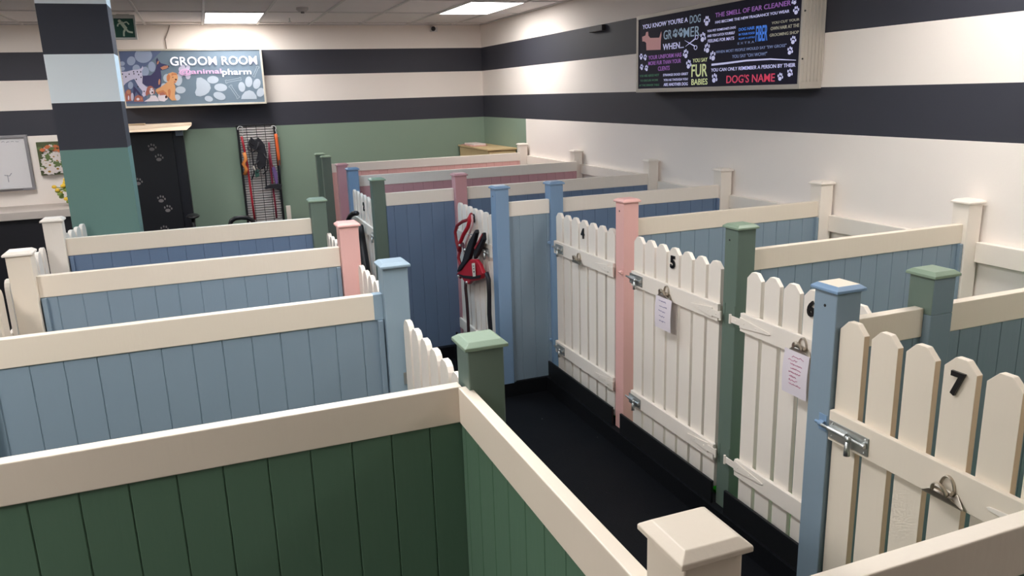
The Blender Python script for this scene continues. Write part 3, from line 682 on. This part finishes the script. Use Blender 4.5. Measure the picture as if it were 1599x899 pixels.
for a in [(cA, "YOU KNOW YOU'RE A", 143, 275, 568, 158, 'white'), (cA, 'DOG', 585, 222, 688, 130, 'grey'),
          (cA, 'GR', 340, 372, 418, 275, 'grey'), (cA, 'MER', 528, 352, 680, 240, 'grey'), (cA, 'WHEN...', 333, 470, 530, 388, 'white'),
          (cA, 'YOUR UNIFORM HAS', 197, 560, 508, 490, 'lilac'), (cA, 'MORE FUR THAN YOUR', 197, 612, 503, 548, 'lilac'), (cA, 'CLIENTS', 288, 663, 397, 614, 'lilac'),
          (cA, 'YOU ARE ASKED NOT', 115, 722, 298, 690, 'green'), (cA, 'TO DISCUSS WORK', 122, 765, 290, 738, 'green'), (cA, 'AT THE DINNER TABLE', 112, 808, 300, 783, 'green'),
          (cA, 'STRANGE DOGS GREET', 335, 714, 570, 677, 'white'), (cA, 'YOU AS THOUGH YOU', 340, 760, 567, 727, 'white'), (cA, 'ARE ANOTHER DOG', 340, 806, 567, 768, 'white'),
          (cA, 'YOU SAY', 612, 586, 752, 537, 'lime'), (cA, 'FUR', 600, 722, 752, 594, 'lime'), (cA, 'BABIES', 600, 796, 752, 732, 'lime'),
          (cB, 'THE SMELL OF EAR CLEANER', 105, 165, 815, 0, 'lilac'), (cB, 'HAS BECOME THE NEW FRAGRANCE YOU WEAR', 105, 222, 800, 88, 'white'),
          (cB, "YOU PET SOMEONE'S DOG", 30, 303, 297, 243, 'white'), (cB, 'AND YOU CATCH YOURSELF', 30, 350, 288, 292, 'white'), (cB, 'FEELING FOR MATS', 35, 400, 282, 340, 'white'),
          (cB, 'DOG HAIR', 325, 293, 475, 243, 'blue'), (cB, 'IN YOUR FOOD', 325, 335, 475, 295, 'blue'), (cB, 'IS JUST A LITTLE', 325, 376, 475, 338, 'blue'), (cB, 'E X T R A', 315, 418, 470, 380, 'steel'), (cB, 'FIBER', 482, 390, 598, 230, 'blue'),
          (cB, 'YOU CUT YOUR', 632, 228, 895, 168, 'khaki'), (cB, 'OWN HAIR AT THE', 623, 285, 892, 218, 'khaki'), (cB, 'GROOMING SHOP', 613, 345, 888, 284, 'khaki'),
          (cB, 'WHEN MOST PEOPLE WOULD SAY "EW GROSS"', 112, 500, 772, 408, 'steel'), (cB, 'YOU SAY "OH WOW!"', 262, 545, 590, 484, 'steel'),
          (cB, 'YOU CAN ONLY REMEMBER A PERSON BY THEIR', 65, 672, 857, 588, 'white'), (cB, "DOG'S NAME", 208, 780, 665, 682, 'red')]:
    say(*a, bold=.012 if a[6] not in ('steel', 'green', 'grey') else .004)
def paw(b, y, z, r, mi=0, rot=0):
    c, s_ = math.cos(rot), math.sin(rot)
    def el(dy, dz, ry, rz):
        Y = y+(dy*c-dz*s_)*r; Z = z+(dy*s_+dz*c)*r
        b.prism([(FX-.0045, Y+ry*r*math.cos(a), Z+rz*r*math.sin(a)) for a in [2*math.pi*i/12 for i in range(12)]], (0, 0, 0), (-.002, 0, 0), mi)
    el(0, -.35, .55, .45)
    for dy, dz in ((-.75, .15), (-.28, .65), (.28, .65), (.75, .15)): el(dy, dz, .22, .32)
def pw(fn, a, c, r, mi=0):
    P = PX(*fn(a, c), FX); b = MB(); paw(b, P.y, P.z, r, 0, random.uniform(-.5, .5)); b.build('paw_print', sm['grey' if mi else 'white'], t)
for (f_, a, c, r) in [(cA, 745, 200, .062), (cA, 708, 352, .062), (cA, 747, 455, .062), (cA, 800, 528, .062), (cA, 547, 507, .06), (cA, 575, 605, .06), (cA, 130, 532, .045), (cA, 168, 540, .045), (cA, 135, 630, .045), (cA, 180, 640, .045),
                      (cB, 862, 100, .045), (cB, 845, 12, .04), (cB, 835, 378, .045), (cB, 805, 478, .045), (cB, 803, 685, .045), (cB, 713, 722, .045), (cB, 97, 735, .06)]: pw(f_, a, c, r)
for a, c in ((450, 315), (502, 308)): pw(cA, a, c, .06, 1)
# flourish line
b = MB()
P0 = [PX(*cB(a, c), FX) for a, c in ((70, 606), (200, 592), (400, 566), (620, 553), (860, 563))]
for i in range(4):
    p, q = P0[i], P0[i+1]; h = (.012, .011, .009, .008, .003)
    b.prism([(FX-.0045, p.y, p.z-h[i]), (FX-.0045, q.y, q.z-h[i+1]), (FX-.0045, q.y, q.z+h[i+1]), (FX-.0045, p.y, p.z+h[i])], (0, 0, 0), (-.002, 0, 0), 0)
b.build('flourish', sm['white'], t); b = MB()
# scissors
def bar(p, q, w_, mi):
    P = PX(*cA(*p), FX); Q = PX(*cA(*q), FX); d = Vector((0, Q.y-P.y, Q.z-P.z)).normalized(); n = Vector((0, -d.z, d.y))*w_
    A_ = Vector((FX-.0048, P.y, P.z)); B_ = Vector((FX-.0048, Q.y, Q.z)); b.prism([A_+n*.2, B_+n, B_-n, A_-n*.2], (0, 0, 0), (-.002, 0, 0), mi)
bar((538, 378), (632, 432), .008, 0); bar((545, 435), (640, 360), .008, 0)
for c in ((640, 445), (650, 348)):
    P = PX(*cA(*c), FX); b.tube([(FX-.006, P.y+.03*math.cos(a), P.z+.024*math.sin(a)) for a in [2*math.pi*i/12 for i in range(13)]], .004, mi=0, seg=6, caps=False)
b.build('scissors_print', sm['white'], t); b = MB()
# terrier silhouette
dog = [(140, 345), (170, 332), (178, 300), (195, 296), (198, 335), (215, 355), (300, 352), (318, 295), (320, 330), (314, 380), (312, 465), (180, 470), (178, 400), (160, 388), (142, 388)]
b.prism([(FX-.0045, PX(*cA(*p), FX).y, PX(*cA(*p), FX).z) for p in dog], (0, 0, 0), (-.002, 0, 0), 0)
b.build('terrier_print', sm['pinkdog'], t)
# --- exit sign
t = thing('exit_sign', 'green running man exit sign hanging under the ceiling beside the pillar', 'sign', -.99, 15.0, 1.05)
ex0, ex1, ez0, ez1 = -1.135, -.84, 1.085, 1.385
MB().box(ex0-.03, ex1+.03, 15.0, 15.08, ez0-.03, ez1+.06).box(ex0+.05, ex1-.05, 15.02, 15.06, ez1+.06, CZ).build('sign_housing', mat('sign_housing_white', (205, 205, 200), .5), t, bevel=.002)
MB().box(ex0, ex1, 14.992, 15.0, ez0, ez1).build('sign_face', mat('exit_green', (24, 70, 58), .4, emit=.05), t)
b = MB(); EX = mat('exit_figure', (200, 214, 196), .5)
def ep(pts):
    return [(ex0+(ex1-ex0)*a, 14.9915, ez0+(ez1-ez0)*c) for a, c in pts]
def limb(a, c, w_):
    A_ = Vector(a); C_ = Vector(c); d = (C_-A_).normalized(); n = Vector((-d.y, d.x))*w_
    b.prism(ep([(A_+n)[:], (C_+n)[:], (C_-n)[:], (A_-n)[:]]), (0, 0, 0), (0, -.002, 0))
b.prism(ep(ellipse(.3, .86, .09, .08, 0, 12)), (0, 0, 0), (0, -.002, 0))
for a, c, w_ in (((.36, .80), (.58, .45), .09), ((.40, .74), (.66, .82), .035), ((.66, .82), (.76, .68), .035), ((.34, .76), (.2, .70), .035), ((.2, .7), (.16, .58), .035), ((.56, .46), (.68, .3), .05), ((.68, .3), (.9, .26), .045), ((.54, .46), (.44, .28), .05), ((.44, .28), (.42, .06), .045)): limb(a, c, w_)
b.build('running_figure', EX, t)
# ================================================================ BACK OF THE ROOM
# black tall cupboard with paw prints and the shelf above it
t = thing('tall_cupboard', 'tall black cupboard decorated with grey paw prints, right of the pillar', 'cupboard', -1.1, 16.6, FZ)
MB().box(-1.95, -.33, 16.45, YB-.004, FZ, -.5).build('carcass', mat('cupboard_black', (26, 27, 34), .35), t, bevel=.012, seg=3)
MB().box(-1.93, -.52, 16.42, 16.45, FZ+.05, -.52).build('door', mat('cupboard_door_black', (20, 21, 27), .4), t, bevel=.004)
def cpaw(px, py, r, rot=0):
    b = MB()
    P = PY(px, py, 16.42); c, s_ = math.cos(rot), math.sin(rot)
    def el(dx, dz, rx, rz):
        X = P.x+(dx*c-dz*s_)*r; Z = P.z+(dx*s_+dz*c)*r
        b.prism([(X+rx*r*math.cos(a), 16.4195, Z+rz*r*math.sin(a)) for a in [2*math.pi*i/12 for i in range(12)]], (0, 0, 0), (0, -.003, 0))
    el(0, -.35, .55, .38)
    for dx, dz in ((-.72, .2), (-.25, .62), (.28, .62), (.72, .2)): el(dx, dz, .17, .26)
    b.build('paw_print', mat('paw_grey', (128, 122, 122), .6), t)
for p in ((237.5, 230.5), (248.5, 246.5), (216, 284), (252, 311), (262.5, 326), (257, 358)): cpaw(*p, .085, -.25)
t = thing('wall_shelf', 'pale wooden shelf on top of the black cupboard', 'shelf', -1.1, 16.4, -.5)
b = MB(); b.prism([(-1.95, 15.95, -.49), (-.25, 15.95, -.49), (-.16, 16.1, -.42), (-.16, 16.1, -.375), (-1.95, 16.0, -.375)], (0, 0, 0), (0, 1.1, 0)); b.build('plank', WOODW, t, bevel=.003)
MB().box(-.46, -.33, 16.25, 16.42, -.60, -.495).build('bracket', mat('bracket_grey', (110, 122, 136), .4, .3), t, bevel=.003)
tag(MB().box(-1.62, -.95, 16.05, 16.3, -.373, -.345).build('flat_box', mat('kraft', (190, 165, 135), .8), bevel=.002), 'flat brown packet lying on the shelf above the black cupboard', 'packet')
# wire display rack with leads and harnesses
t = thing('wire_rack', 'black framed white wire rack on the sage wall hung with leads', 'rack', 1.04, 17.0, -2.6)
rx0, rx1, rz0, rz1 = .665, 1.43, -2.75, -.47; ry = 17.0
MB().box(rx0, rx0+.045, ry, ry+.05, rz0, rz1).box(rx1-.045, rx1, ry, ry+.05, rz0, rz1).box(rx0+.045, rx1-.045, ry+.02, ry+.05, rz1-.03, rz1).build('rack_frame', BLACK, t, bevel=.003)
MB().box(rx0+.045, rx1-.045, ry+.055, ry+.075, rz0, rz1-.03).build('backing_board', mat('rack_backing', (232, 226, 222), .7), t)
b = MB(); z = rz0+.03
while z < rz1-.04: b.box(rx0+.04, rx1-.04, ry+.044, ry+.050, z-.005, z+.005); z += .05
for xx in (.86, 1.05, 1.22): b.box(xx-.005, xx+.005, ry+.050, ry+.055, rz0, rz1-.03)
b.build('wires', mat('wire_dark', (46, 44, 46), .4, .5), t)
def lead(name, lab, pts, r, m_, flat=(1, 0, 0)):
    pts = [PY(a, c, ry-o) for a, c, o in pts]
    tag(MB().tube(pts, (r, .012), flat=(0, 1, 0), seg=8).build(name, m_, smooth=True), lab, 'dog lead' if 'lead' in name else 'harness', 'leads and harnesses on the wire rack')
REDL = mat('red_webbing', (176, 34, 50), .6, bump=.3); ORL = mat('orange_webbing', (232, 104, 44), .6); MAR = mat('maroon_webbing', (130, 34, 58), .6); BLW = mat('black_webbing', (28, 28, 36), .6, bump=.3, bscale=90)
lead('dog_lead', 'long bright red lead on the left of the wire rack', [(377, 213, .03), (380, 225, .04), (385, 250, .04), (390, 285, .04), (394, 315, .04), (398, 343, .04)], .022, REDL)
lead('dog_lead', 'dark red lead on the right half of the wire rack', [(420, 222, .03), (421, 250, .05), (426, 290, .05), (430, 320, .04), (432, 340, .04)], .02, MAR)
lead('dog_lead', 'orange lead hanging at the right edge of the wire rack', [(430.5, 209, .03), (432, 220, .04), (434.5, 240, .04), (436, 258, .04)], .03, ORL)
lead('dog_lead', 'orange lead bundled at the left of the wire rack', [(381, 238, .08), (384, 248, .09), (380, 256, .09), (385, 264, .09), (382, 273, .09)], .035, mat('amber_webbing', (226, 140, 70), .6))
for i, (pp, lab) in enumerate([((375, 201), 'white hook hanger at the top left of the wire rack'), ((427, 200), 'white hook hanger at the top right of the wire rack')]):
    P = PY(pp[0], pp[1], ry-.02); b = MB()
    b.tube([(P.x-.05*math.cos(a)+.0, P.y, P.z+.05*math.sin(a)) for a in [math.pi*k/8*1.4-.4 for k in range(9)]]+[(P.x+.05, P.y, P.z-.1), (P.x+.0, P.y, P.z-.16), (P.x+.09, P.y, P.z-.17)], .009, seg=6)
    tag(b.build('hook_hanger', mat('hanger_white', (230, 230, 230), .4), smooth=True), lab, 'hanger', 'hangers on the wire rack')
def blob(name, lab, polys, mats_, y, cat, group=None, straps=()):
    tt = thing(name, lab, cat, PY(*polys[0][0][0], y).x, y, PY(*polys[0][0][0], y).z, group)
    for k, (pl, dm, mm, nm) in enumerate(polys):
        b = MB(); P = [PY(a, c, y-.02*k) for a, c in pl]
        b.prism([(p.x, y-.015*k, p.z) for p in P], (0, 0, 0), (0, -dm, 0)); b.build(nm, mm, tt, bevel=.006, seg=3)
    for s_, r, mm, nm in straps:
        MB().tube([PY(a, c, y-o) for a, c, o in s_], (r, .008), flat=(0, 1, 0)).build(nm, mm, tt, smooth=True)
    return tt
blob('dog_harness', 'bundled black harness in the middle of the wire rack',
     [([(387, 222), (392, 214), (398, 219), (403, 214), (408, 219), (413, 226), (416, 240), (415, 258), (409, 263), (402, 262), (400, 250), (403, 238), (397, 233), (390, 230)], .1, BLW, 'padding'),
      ([(403, 226), (411, 225), (413, 238), (408, 246), (403, 238)], .08, mat('harness_grey', (52, 54, 62), .5), 'buckle')], None, ry-.03, 'harness', 'leads and harnesses on the wire rack',
     [([(392, 228, .05), (395, 250, .05), (397, 270, .05), (393, 281, .05)], .012, BLW, 'strap'), ([(413, 258, .05), (415, 275, .05), (416, 292, .05)], .012, BLW, 'strap'), ([(388, 222, .14), (387, 232, .15), (394, 238, .15), (402, 232, .15), (404, 222, .15)], .014, BLW, 'strap'), ([(392, 214, .14), (390, 222, .16), (397, 228, .16)], .012, BLW, 'strap'), ([(404, 250, .12), (398, 258, .14), (402, 270, .14), (408, 262, .12)], .014, BLW, 'strap'), ([(412, 240, .12), (418, 250, .13), (417, 266, .13), (411, 272, .1)], .012, BLW, 'strap')])
blob('dog_harness', 'small purple and black harness low on the right of the wire rack',
     [([(413, 292), (422, 287), (432, 286), (440, 288), (438, 296), (430, 294), (420, 294), (414, 295)], .08, BLW, 'chest_strap'),
      ([(424, 262), (428, 259), (433, 270), (434, 286), (430, 287), (427, 275)], .06, mat('purple_webbing', (110, 84, 140), .6), 'back_pad')], None, ry-.03, 'harness', 'leads and harnesses on the wire rack',
     [([(422, 240, .05), (424, 255, .05), (428, 268, .05), (433, 290, .05)], .014, MAR, 'strap'), ([(436, 250, .05), (437, 268, .05), (438, 285, .05)], .014, BLW, 'strap')])
blob('leash_clip', 'small pale and green clip hanging left of centre on the wire rack',
     [([(394, 259), (398, 257), (400, 264), (397, 267)], .05, mat('pale_clip', (214, 208, 196), .5), 'clip'), ([(398, 266), (404, 264), (405, 275), (399, 277)], .05, mat('green_clip', (60, 104, 92), .5), 'tag')], None, ry-.04, 'clip')
tag(MB().box(1.47, 1.56, 16.9, 16.96, FZ, -2.16).build('white_board_offcut', WHITE, bevel=.003), 'narrow white board standing against the wall right of the wire rack', 'board')
# whiteboard
t = thing('whiteboard', 'whiteboard with a grey frame on the back wall at the left edge', 'whiteboard', -4.2, 17.05, -1.5)
wx0, wx1, wz0, wz1 = -5.6, -3.03, -1.50, -.485
MB().box(wx0, wx1, 17.02, YB-.004, wz0, wz1).build('board', mat('whiteboard_face', (222, 220, 222), .3), t)
MB().box(wx0, wx1, 16.98, 17.05, wz1-.045, wz1).box(wx0, wx1, 16.98, 17.05, wz0, wz0+.045).box(wx1-.05, wx1, 16.98, 17.05, wz0+.045, wz1-.045).box(wx0, wx0+.05, 16.98, 17.05, wz0+.045, wz1-.045).build('frame', mat('whiteboard_frame', (150, 148, 152), .4, .4), t, bevel=.003)
MB().box(wx0+.3, wx1-.2, 16.90, 16.99, wz0+.045, wz0+.065).build('pen_tray', mat('tray', (205, 205, 208), .4, .2), t, bevel=.002)
b = MB(); R = random.Random(9); xx = -3.75
while xx < -3.2:
    b.tube([(xx, 17.018, -.60+R.uniform(-.01, .01)), (xx+.03, 17.018, -.59+R.uniform(-.02, .02)), (xx+.05, 17.018, -.6)], .005, seg=4); xx += .075
b.tube([(-3.5, 17.018, -1.2), (-3.42, 17.018, -1.22), (-3.38, 17.018, -1.17)], .007, seg=4).tube([(-3.45, 17.018, -1.2), (-3.45, 17.018, -1.33)], .006, seg=4)
b.build('pen_marks', mat('marker_grey', (150, 150, 160), .6), t)
# daisy canvas
t = thing('canvas_picture', 'small canvas of white daisies hanging right of the whiteboard', 'picture', -2.6, 17.05, -1.25)
cx0, cx1, cz0, cz1 = -2.90, -2.28, -1.245, -.63
MB().box(cx0, cx1, 17.0, YB-.004, cz0, cz1).build('canvas', mat('canvas_meadow', (84, 92, 62), .8, var=.5, bscale=10), t)
b = MB(); R = random.Random(5)
cm = [mat('daisy_white', (228, 218, 214), .8), mat('daisy_heart', (170, 130, 60), .8), mat('poppy_orange', (206, 120, 76), .8), mat('leaf_green', (104, 122, 74), .8)]
k = 0
for i in range(95):
    x = R.uniform(cx0+.05, cx1-.05); f = R.random(); z = cz0+.05+(cz1-cz0-.1)*f; r = .035+.06*(1-f)
    if f > .72: mi = R.choice([2, 3, 2, 0])
    else: mi = 0 if R.random() < .72 else 3
    k += 1; y = 17.0-.0006*k
    b.prism([(min(max(x+r*(1+.25*math.cos(7*a))*math.cos(a), cx0), cx1), y, min(max(z+r*.7*(1+.25*math.cos(7*a))*math.sin(a), cz0), cz1)) for a in [2*math.pi*j/21 for j in range(21)]], (0, 0, 0), (0, -.0005, 0), mi)
    if mi == 0: b.prism([(x+r*.28*math.cos(a), y-.0006, z+r*.22*math.sin(a)) for a in [2*math.pi*j/8 for j in range(8)]], (0, 0, 0), (0, -.0005, 0), 1)
b.build('painted_flowers', cm, t)
# counter with flowers
t = thing('reception_counter', 'long counter with a pale top and black front at the back left', 'counter', -4.2, 16.4, FZ)
MB().box(-7.0, -2.0, 16.0, YB-.004, -1.93, -1.79).build('counter_top', mat('counter_top_grey', (196, 186, 178), .5), t, bevel=.004)
MB().box(-7.0, -2.0, 16.06, YB-.004, FZ, -1.93).build('counter_front', mat('counter_black', (30, 30, 36), .5), t)
t = thing('flower_vase', 'vase of yellow flowers on the counter beside the pillar', 'flowers', -2.32, 16.4, -1.79)
MB().tube([(-2.32, 16.4, -1.788), (-2.32, 16.4, -1.7), (-2.32, 16.4, -1.58), (-2.32, 16.4, -1.5)], [.06, .09, .075, .05], seg=14).build('vase', mat('vase_dark', (60, 66, 60), .3), t, smooth=True)
b = MB(); R = random.Random(3); heads = []
for i in range(16):
    a = R.uniform(0, 6.28); q = R.uniform(.04, .24); top = (-2.42+q*math.cos(a), 16.35+.5*q*math.sin(a), -1.5+R.uniform(-.15, .2))
    b.tube([(-2.32, 16.4, -1.6), (-2.34+q*.5*math.cos(a), 16.37, -1.46), top], .008, seg=5); heads.append(top)
    lx = Vector(top)+Vector((R.uniform(-.05, .05), 0, -.08)); b.ball((lx.x, lx.y, max(lx.z, -1.7)), .045, seg=6, ring=4, sc_=(1, .4, .7))
b.build('stems', mat('stem_green', (128, 150, 70), .6), t)
for h in heads[:14]:
    MB().ball(h, .042, seg=8, ring=5, sc_=(1, .7, .8)).build('bloom', mat('bloom_yellow', (238, 196, 60), .6), t, smooth=True)
# office stools with arm rests
t = thing('office_chair', 'black chair behind the left pens showing only its padded arm tip', 'chair', -.35, 16.0, FZ)
def chair(t, x, y, loop):
    s_ = BLACK
    MB().box(x-.36, x+.36, y-.36, y+.36, -2.66, -2.54).build('seat', s_, t, bevel=.03, seg=3)
    MB().tube([(x, y, FZ+.18), (x, y, -2.66)], .04, seg=10).build('gas_column', STEEL, t)
    b = MB()
    for k in range(5):
        a = 2*math.pi*k/5; b.tube([(x, y, FZ+.2), (x+.42*math.cos(a), y+.42*math.sin(a), FZ+.1)], .03, seg=6)
    b.build('star_base', s_, t)
    b = MB()
    for k in range(5):
        a = 2*math.pi*k/5; b.ball((x+.42*math.cos(a), y+.42*math.sin(a), FZ+.05), .05, seg=8, ring=6)
    b.build('castors', s_, t)
chair(t, .02, 15.9, False)
P = PY(301, 337, 15.9)
MB().ball((P.x, 15.95, P.z-.01), .125, sc_=(1, 2.2, .32)).build('arm_pad', BLACK, t, smooth=True)
MB().tube([(P.x, 15.95, P.z-.03), (P.x, 15.95, P.z-.35), (P.x+.12, 15.95, -2.62), (P.x+.35, 15.95, -2.64)], .035, seg=8).build('arm_post', BLACK, t, smooth=True)
t = thing('office_chair', 'black chair in front of the wire rack showing its curved loop arm', 'chair', .8, 15.7, FZ)
chair(t, .75, 15.2, True)
b = MB(); ap = [PY(a, c, 15.4) for a, c in ((359, 352), (361, 345), (367, 341), (376, 339.5), (386, 340), (394, 344), (399, 351))]
b.tube([ap[0]+Vector((.03, 0, -.5))]+ap+[ap[-1]+Vector((-.03, 0, -.5))], .042, seg=10); b.build('loop_arm', BLACK, t, smooth=True)
# wooden drawer cabinet in the corner
t = thing('drawer_cabinet', 'pale wooden cabinet in the back right corner', 'cabinet', 5.66, 16.0, FZ)
MB().box(5.37, 5.98, 15.10, 17.0, FZ, -1.145).build('carcass', WOOD, t, bevel=.004)
MB().box(5.34, 5.985, 15.06, 17.03, -1.135, -1.10).build('cabinet_top', WOOD, t, bevel=.004)
MB().box(5.39, 5.96, 15.075, 15.10, -1.62, -1.17).build('drawer', WOOD, t, bevel=.004); MB().box(5.39, 5.96, 15.075, 15.10, -2.1, -1.64).build('drawer', WOOD, t, bevel=.004)
t = thing('magazine', 'folded pink and white magazine on the wooden cabinet', 'magazine', 5.55, 16.6, -1.10)
b = MB(); b.box(5.38, 5.72, 16.1, 16.9, -1.10, -1.085, 0); b.build('cover', mat('magazine_pink', (222, 170, 160), .6), t, bevel=.003)
b = MB(); b.box(5.42, 5.70, 16.15, 16.8, -1.085, -1.05, 0); b.build('pages', mat('magazine_pages', (232, 214, 208), .7, var=.1), t, bevel=.006)
# small fittings
t = thing('security_camera', 'small black security camera on the back wall under the ceiling', 'camera', 4.88, 17.0, 1.33)
MB().box(4.85, 5.0, 17.02, YB-.003, 1.32, 1.42).build('wall_mount', GRID, t, bevel=.003)
MB().ball((4.88, 16.93, 1.375), .05).build('camera_ball', BLACK, t, smooth=True); MB().tube([(4.9, 16.95, 1.37), (4.93, 17.03, 1.37)], .015).build('arm', GRID, t)
t = thing('smoke_detector', 'round white smoke detector on the ceiling', 'smoke detector', 1.80, 14.0, CZ)
MB().tube([(1.80, 14.02, CZ+.018), (1.80, 14.02, CZ-.02), (1.80, 14.02, CZ-.05)], [.10, .10, .06], seg=20).build('detector_body', mat('detector_white', (206, 202, 200), .5), t)
MB().tube([(1.80, 14.02, CZ-.05), (1.80, 14.02, CZ-.075)], .03, seg=12).build('sensor', mat('sensor_grey', (110, 105, 105), .5), t)
t = thing('sprinkler_head', 'tiny sprinkler head hanging from the ceiling near the back wall', 'sprinkler', 1.78, 15.8, CZ)
MB().tube([(1.78, 15.8, CZ+.018), (1.78, 15.8, CZ-.05)], .012, seg=8).build('pipe', STEEL, t); MB().tube([(1.78, 15.8, CZ-.05), (1.78, 15.8, CZ-.06)], .035, seg=12).build('deflector', STEEL, t)
tag(MB().tube([(-.33, 17.06, CZ), (-.37, 17.06, 1.35), (-.44, 17.06, 1.2), (-.44, 17.06, 1.0)], .011, seg=6).build('sign_cable', mat('cable_grey', (150, 140, 130), .6), smooth=True), 'thin grey cable running down to the groom room sign', 'cable')
tag(MB().box(5.93, 5.997, 11.24, 11.68, .885, .975).build('junction_box', mat('junction_dark', (48, 44, 46), .6), bevel=.004), 'small dark box on the black stripe left of the groomer sayings', 'box')
# ================================================================ HARNESS ON GATE THREE
HX = 2.845
def hp(a, c, o=0): return PX(a, c, HX-o)
RED = mat('red_nylon', (176, 22, 40), .5, bump=.3, bscale=90); DRED = mat('dark_red_cord', (140, 30, 40), .6); BNY = mat('black_nylon', (18, 17, 24), .6, bump=.3, bscale=90)
t = thing('dog_harness', 'red and black dog harness hanging on gate three', 'harness', HX, 8.6, hp(740, 440).z)
def slab(pts, o, d, m_, name, par, bev=.004):
    b = MB(); b.prism([(HX-o, hp(a, c).y, hp(a, c).z) for a, c in pts], (0, 0, 0), (-d, 0, 0)); return b.build(name, m_, par, bevel=bev, seg=2)
ch = slab([(719, 428), (726, 420), (733, 412), (741, 404), (750, 404), (756, 412), (761, 426), (759, 434), (751, 437), (743, 438), (738, 443), (733, 440), (728, 433)], .012, .05, RED, 'chest_plate', t, .008)
slab([(721, 426), (732, 429), (745, 430), (760, 428), (758, 433), (745, 434.5), (732, 433)], .064, .008, BNY, 'strap', t, .001)
sp = slab([(722, 424), (725, 415), (731, 406), (735, 392), (741, 376), (752, 357), (753, 363), (749, 378), (745, 392), (742, 402), (736, 411), (728, 421)], .03, .05, BNY, 'back_pad', t, .008)
slab([(749, 384), (754, 374), (761, 362), (762, 374), (757, 386), (751, 398), (747, 404), (746, 394)], .012, .045, BNY, 'side_pad', t, .006)
slab([(748, 386), (754, 376), (761, 363), (761.5, 366), (756, 378), (749.5, 389)], .06, .004, DRED, 'red_trim', t, .001)
lb = slab([(747, 410), (751.5, 409.5), (753, 430), (748.5, 430.5)], .078, .004, mat('label_white', (214, 208, 196), .6), 'label', t, .0005)
slab([(749, 413.5), (750.6, 413.2), (750.8, 414.6), (749.2, 414.9)], .083, .001, BNY, 'label_mark', lb, 0); slab([(749.3, 417.5), (750.9, 417.2), (751.1, 419), (749.5, 419.3)], .083, .001, BNY, 'label_mark', lb, 0); slab([(749.6, 422), (751.3, 421.7), (751.5, 424), (749.9, 424.3)], .083, .001, BNY, 'label_mark', lb, 0)
def strap(pts, w_, m_, name, par, th=.007):
    P = [hp(a, c, o) for a, c, o in pts]; return MB().tube(P, (th, w_), flat=(0, 1, 0), seg=8).build(name, m_, par, smooth=True)
MB().tube([hp(a, c, .05) for a, c in ((760, 426), (763, 436), (764, 460), (764, 490), (766, 515), (767, 552))], .026, seg=8).build('hanging_strap', BNY, t, smooth=True)
t2 = thing('dog_lead', 'red rope lead with metal clips looped over the pickets of gate three', 'dog lead', HX, 9.1, hp(725, 500).z)
def cord(pts, r, m_, name): return MB().tube([hp(a, c, o) for a, c, o in pts], r, seg=8).build(name, m_, t2, smooth=True)
cord([(736, 334, .01), (731, 343, .02), (722, 346, .02), (714, 352, .03), (711, 362, .03), (713, 378, .03), (717, 392, .03)], .02, DRED, 'rope_loop')
cord([(735, 336, .02), (731, 354, .03), (724, 366, .03), (719, 378, .04), (718, 392, .04)], .024, RED, 'rope_loop')
cord([(737, 335, .02), (738, 350, .03), (733, 365, .03), (728, 378, .04), (725, 392, .04)], .012, mat('pink_cord', (196, 150, 150), .6), 'thin_cord')
cord([(718, 392, .03), (716, 402, .03), (719, 414, .03), (722, 425, .04), (719, 433, .03)], .02, DRED, 'rope_loop')
cord([(722, 380, .04), (727, 392, .04), (731, 402, .04), (727, 412, .04)], .02, mat('maroon_cord', (74, 24, 34), .6), 'rope_loop')
cord([(727, 436, .04), (727, 450, .04), (729, 470, .04), (731, 500, .04), (732, 530, .04), (733, 553, .04)], .02, mat('speckled_cord', (52, 26, 32), .6, var=.4), 'hanging_lead')
for a, c in ((718, 383), (726, 390), (729, 441), (716, 431)): MB().ball(hp(a, c, .07), .02, seg=8, ring=6).build('metal_bead', STEEL, t2, smooth=True)
b = MB()
b.tube([hp(a, c, .05) for a, c in ((733, 366), (738, 366), (740, 372), (736, 376), (732, 373))], .008, seg=6)
b.build('metal_clip', STEEL, t2, smooth=True)
# black hose over gate two
t = thing('vacuum_hose', 'black hose looped over the rail of gate two', 'hose', 1.86, 11.2, -2.9)
b = MB(); pts = [PX(a, c, 1.86) for a, c in ((543.5, 350), (544, 343), (547, 337), (552, 333), (557, 333))]
b.tube([pts[0]+Vector((0, 0, -.6))]+pts, .035, seg=10); b.build('hose_loop', BLACK, t, smooth=True)
b = MB(); pts = [PX(a, c, 1.87) for a, c in ((564, 352), (564, 365), (566, 385), (569, 405), (572, 425), (574, 445))]
b.tube(pts, [.03, .05, .06, .06, .06, .05], seg=10); b.build('hose_drop', BLACK, t, smooth=True)
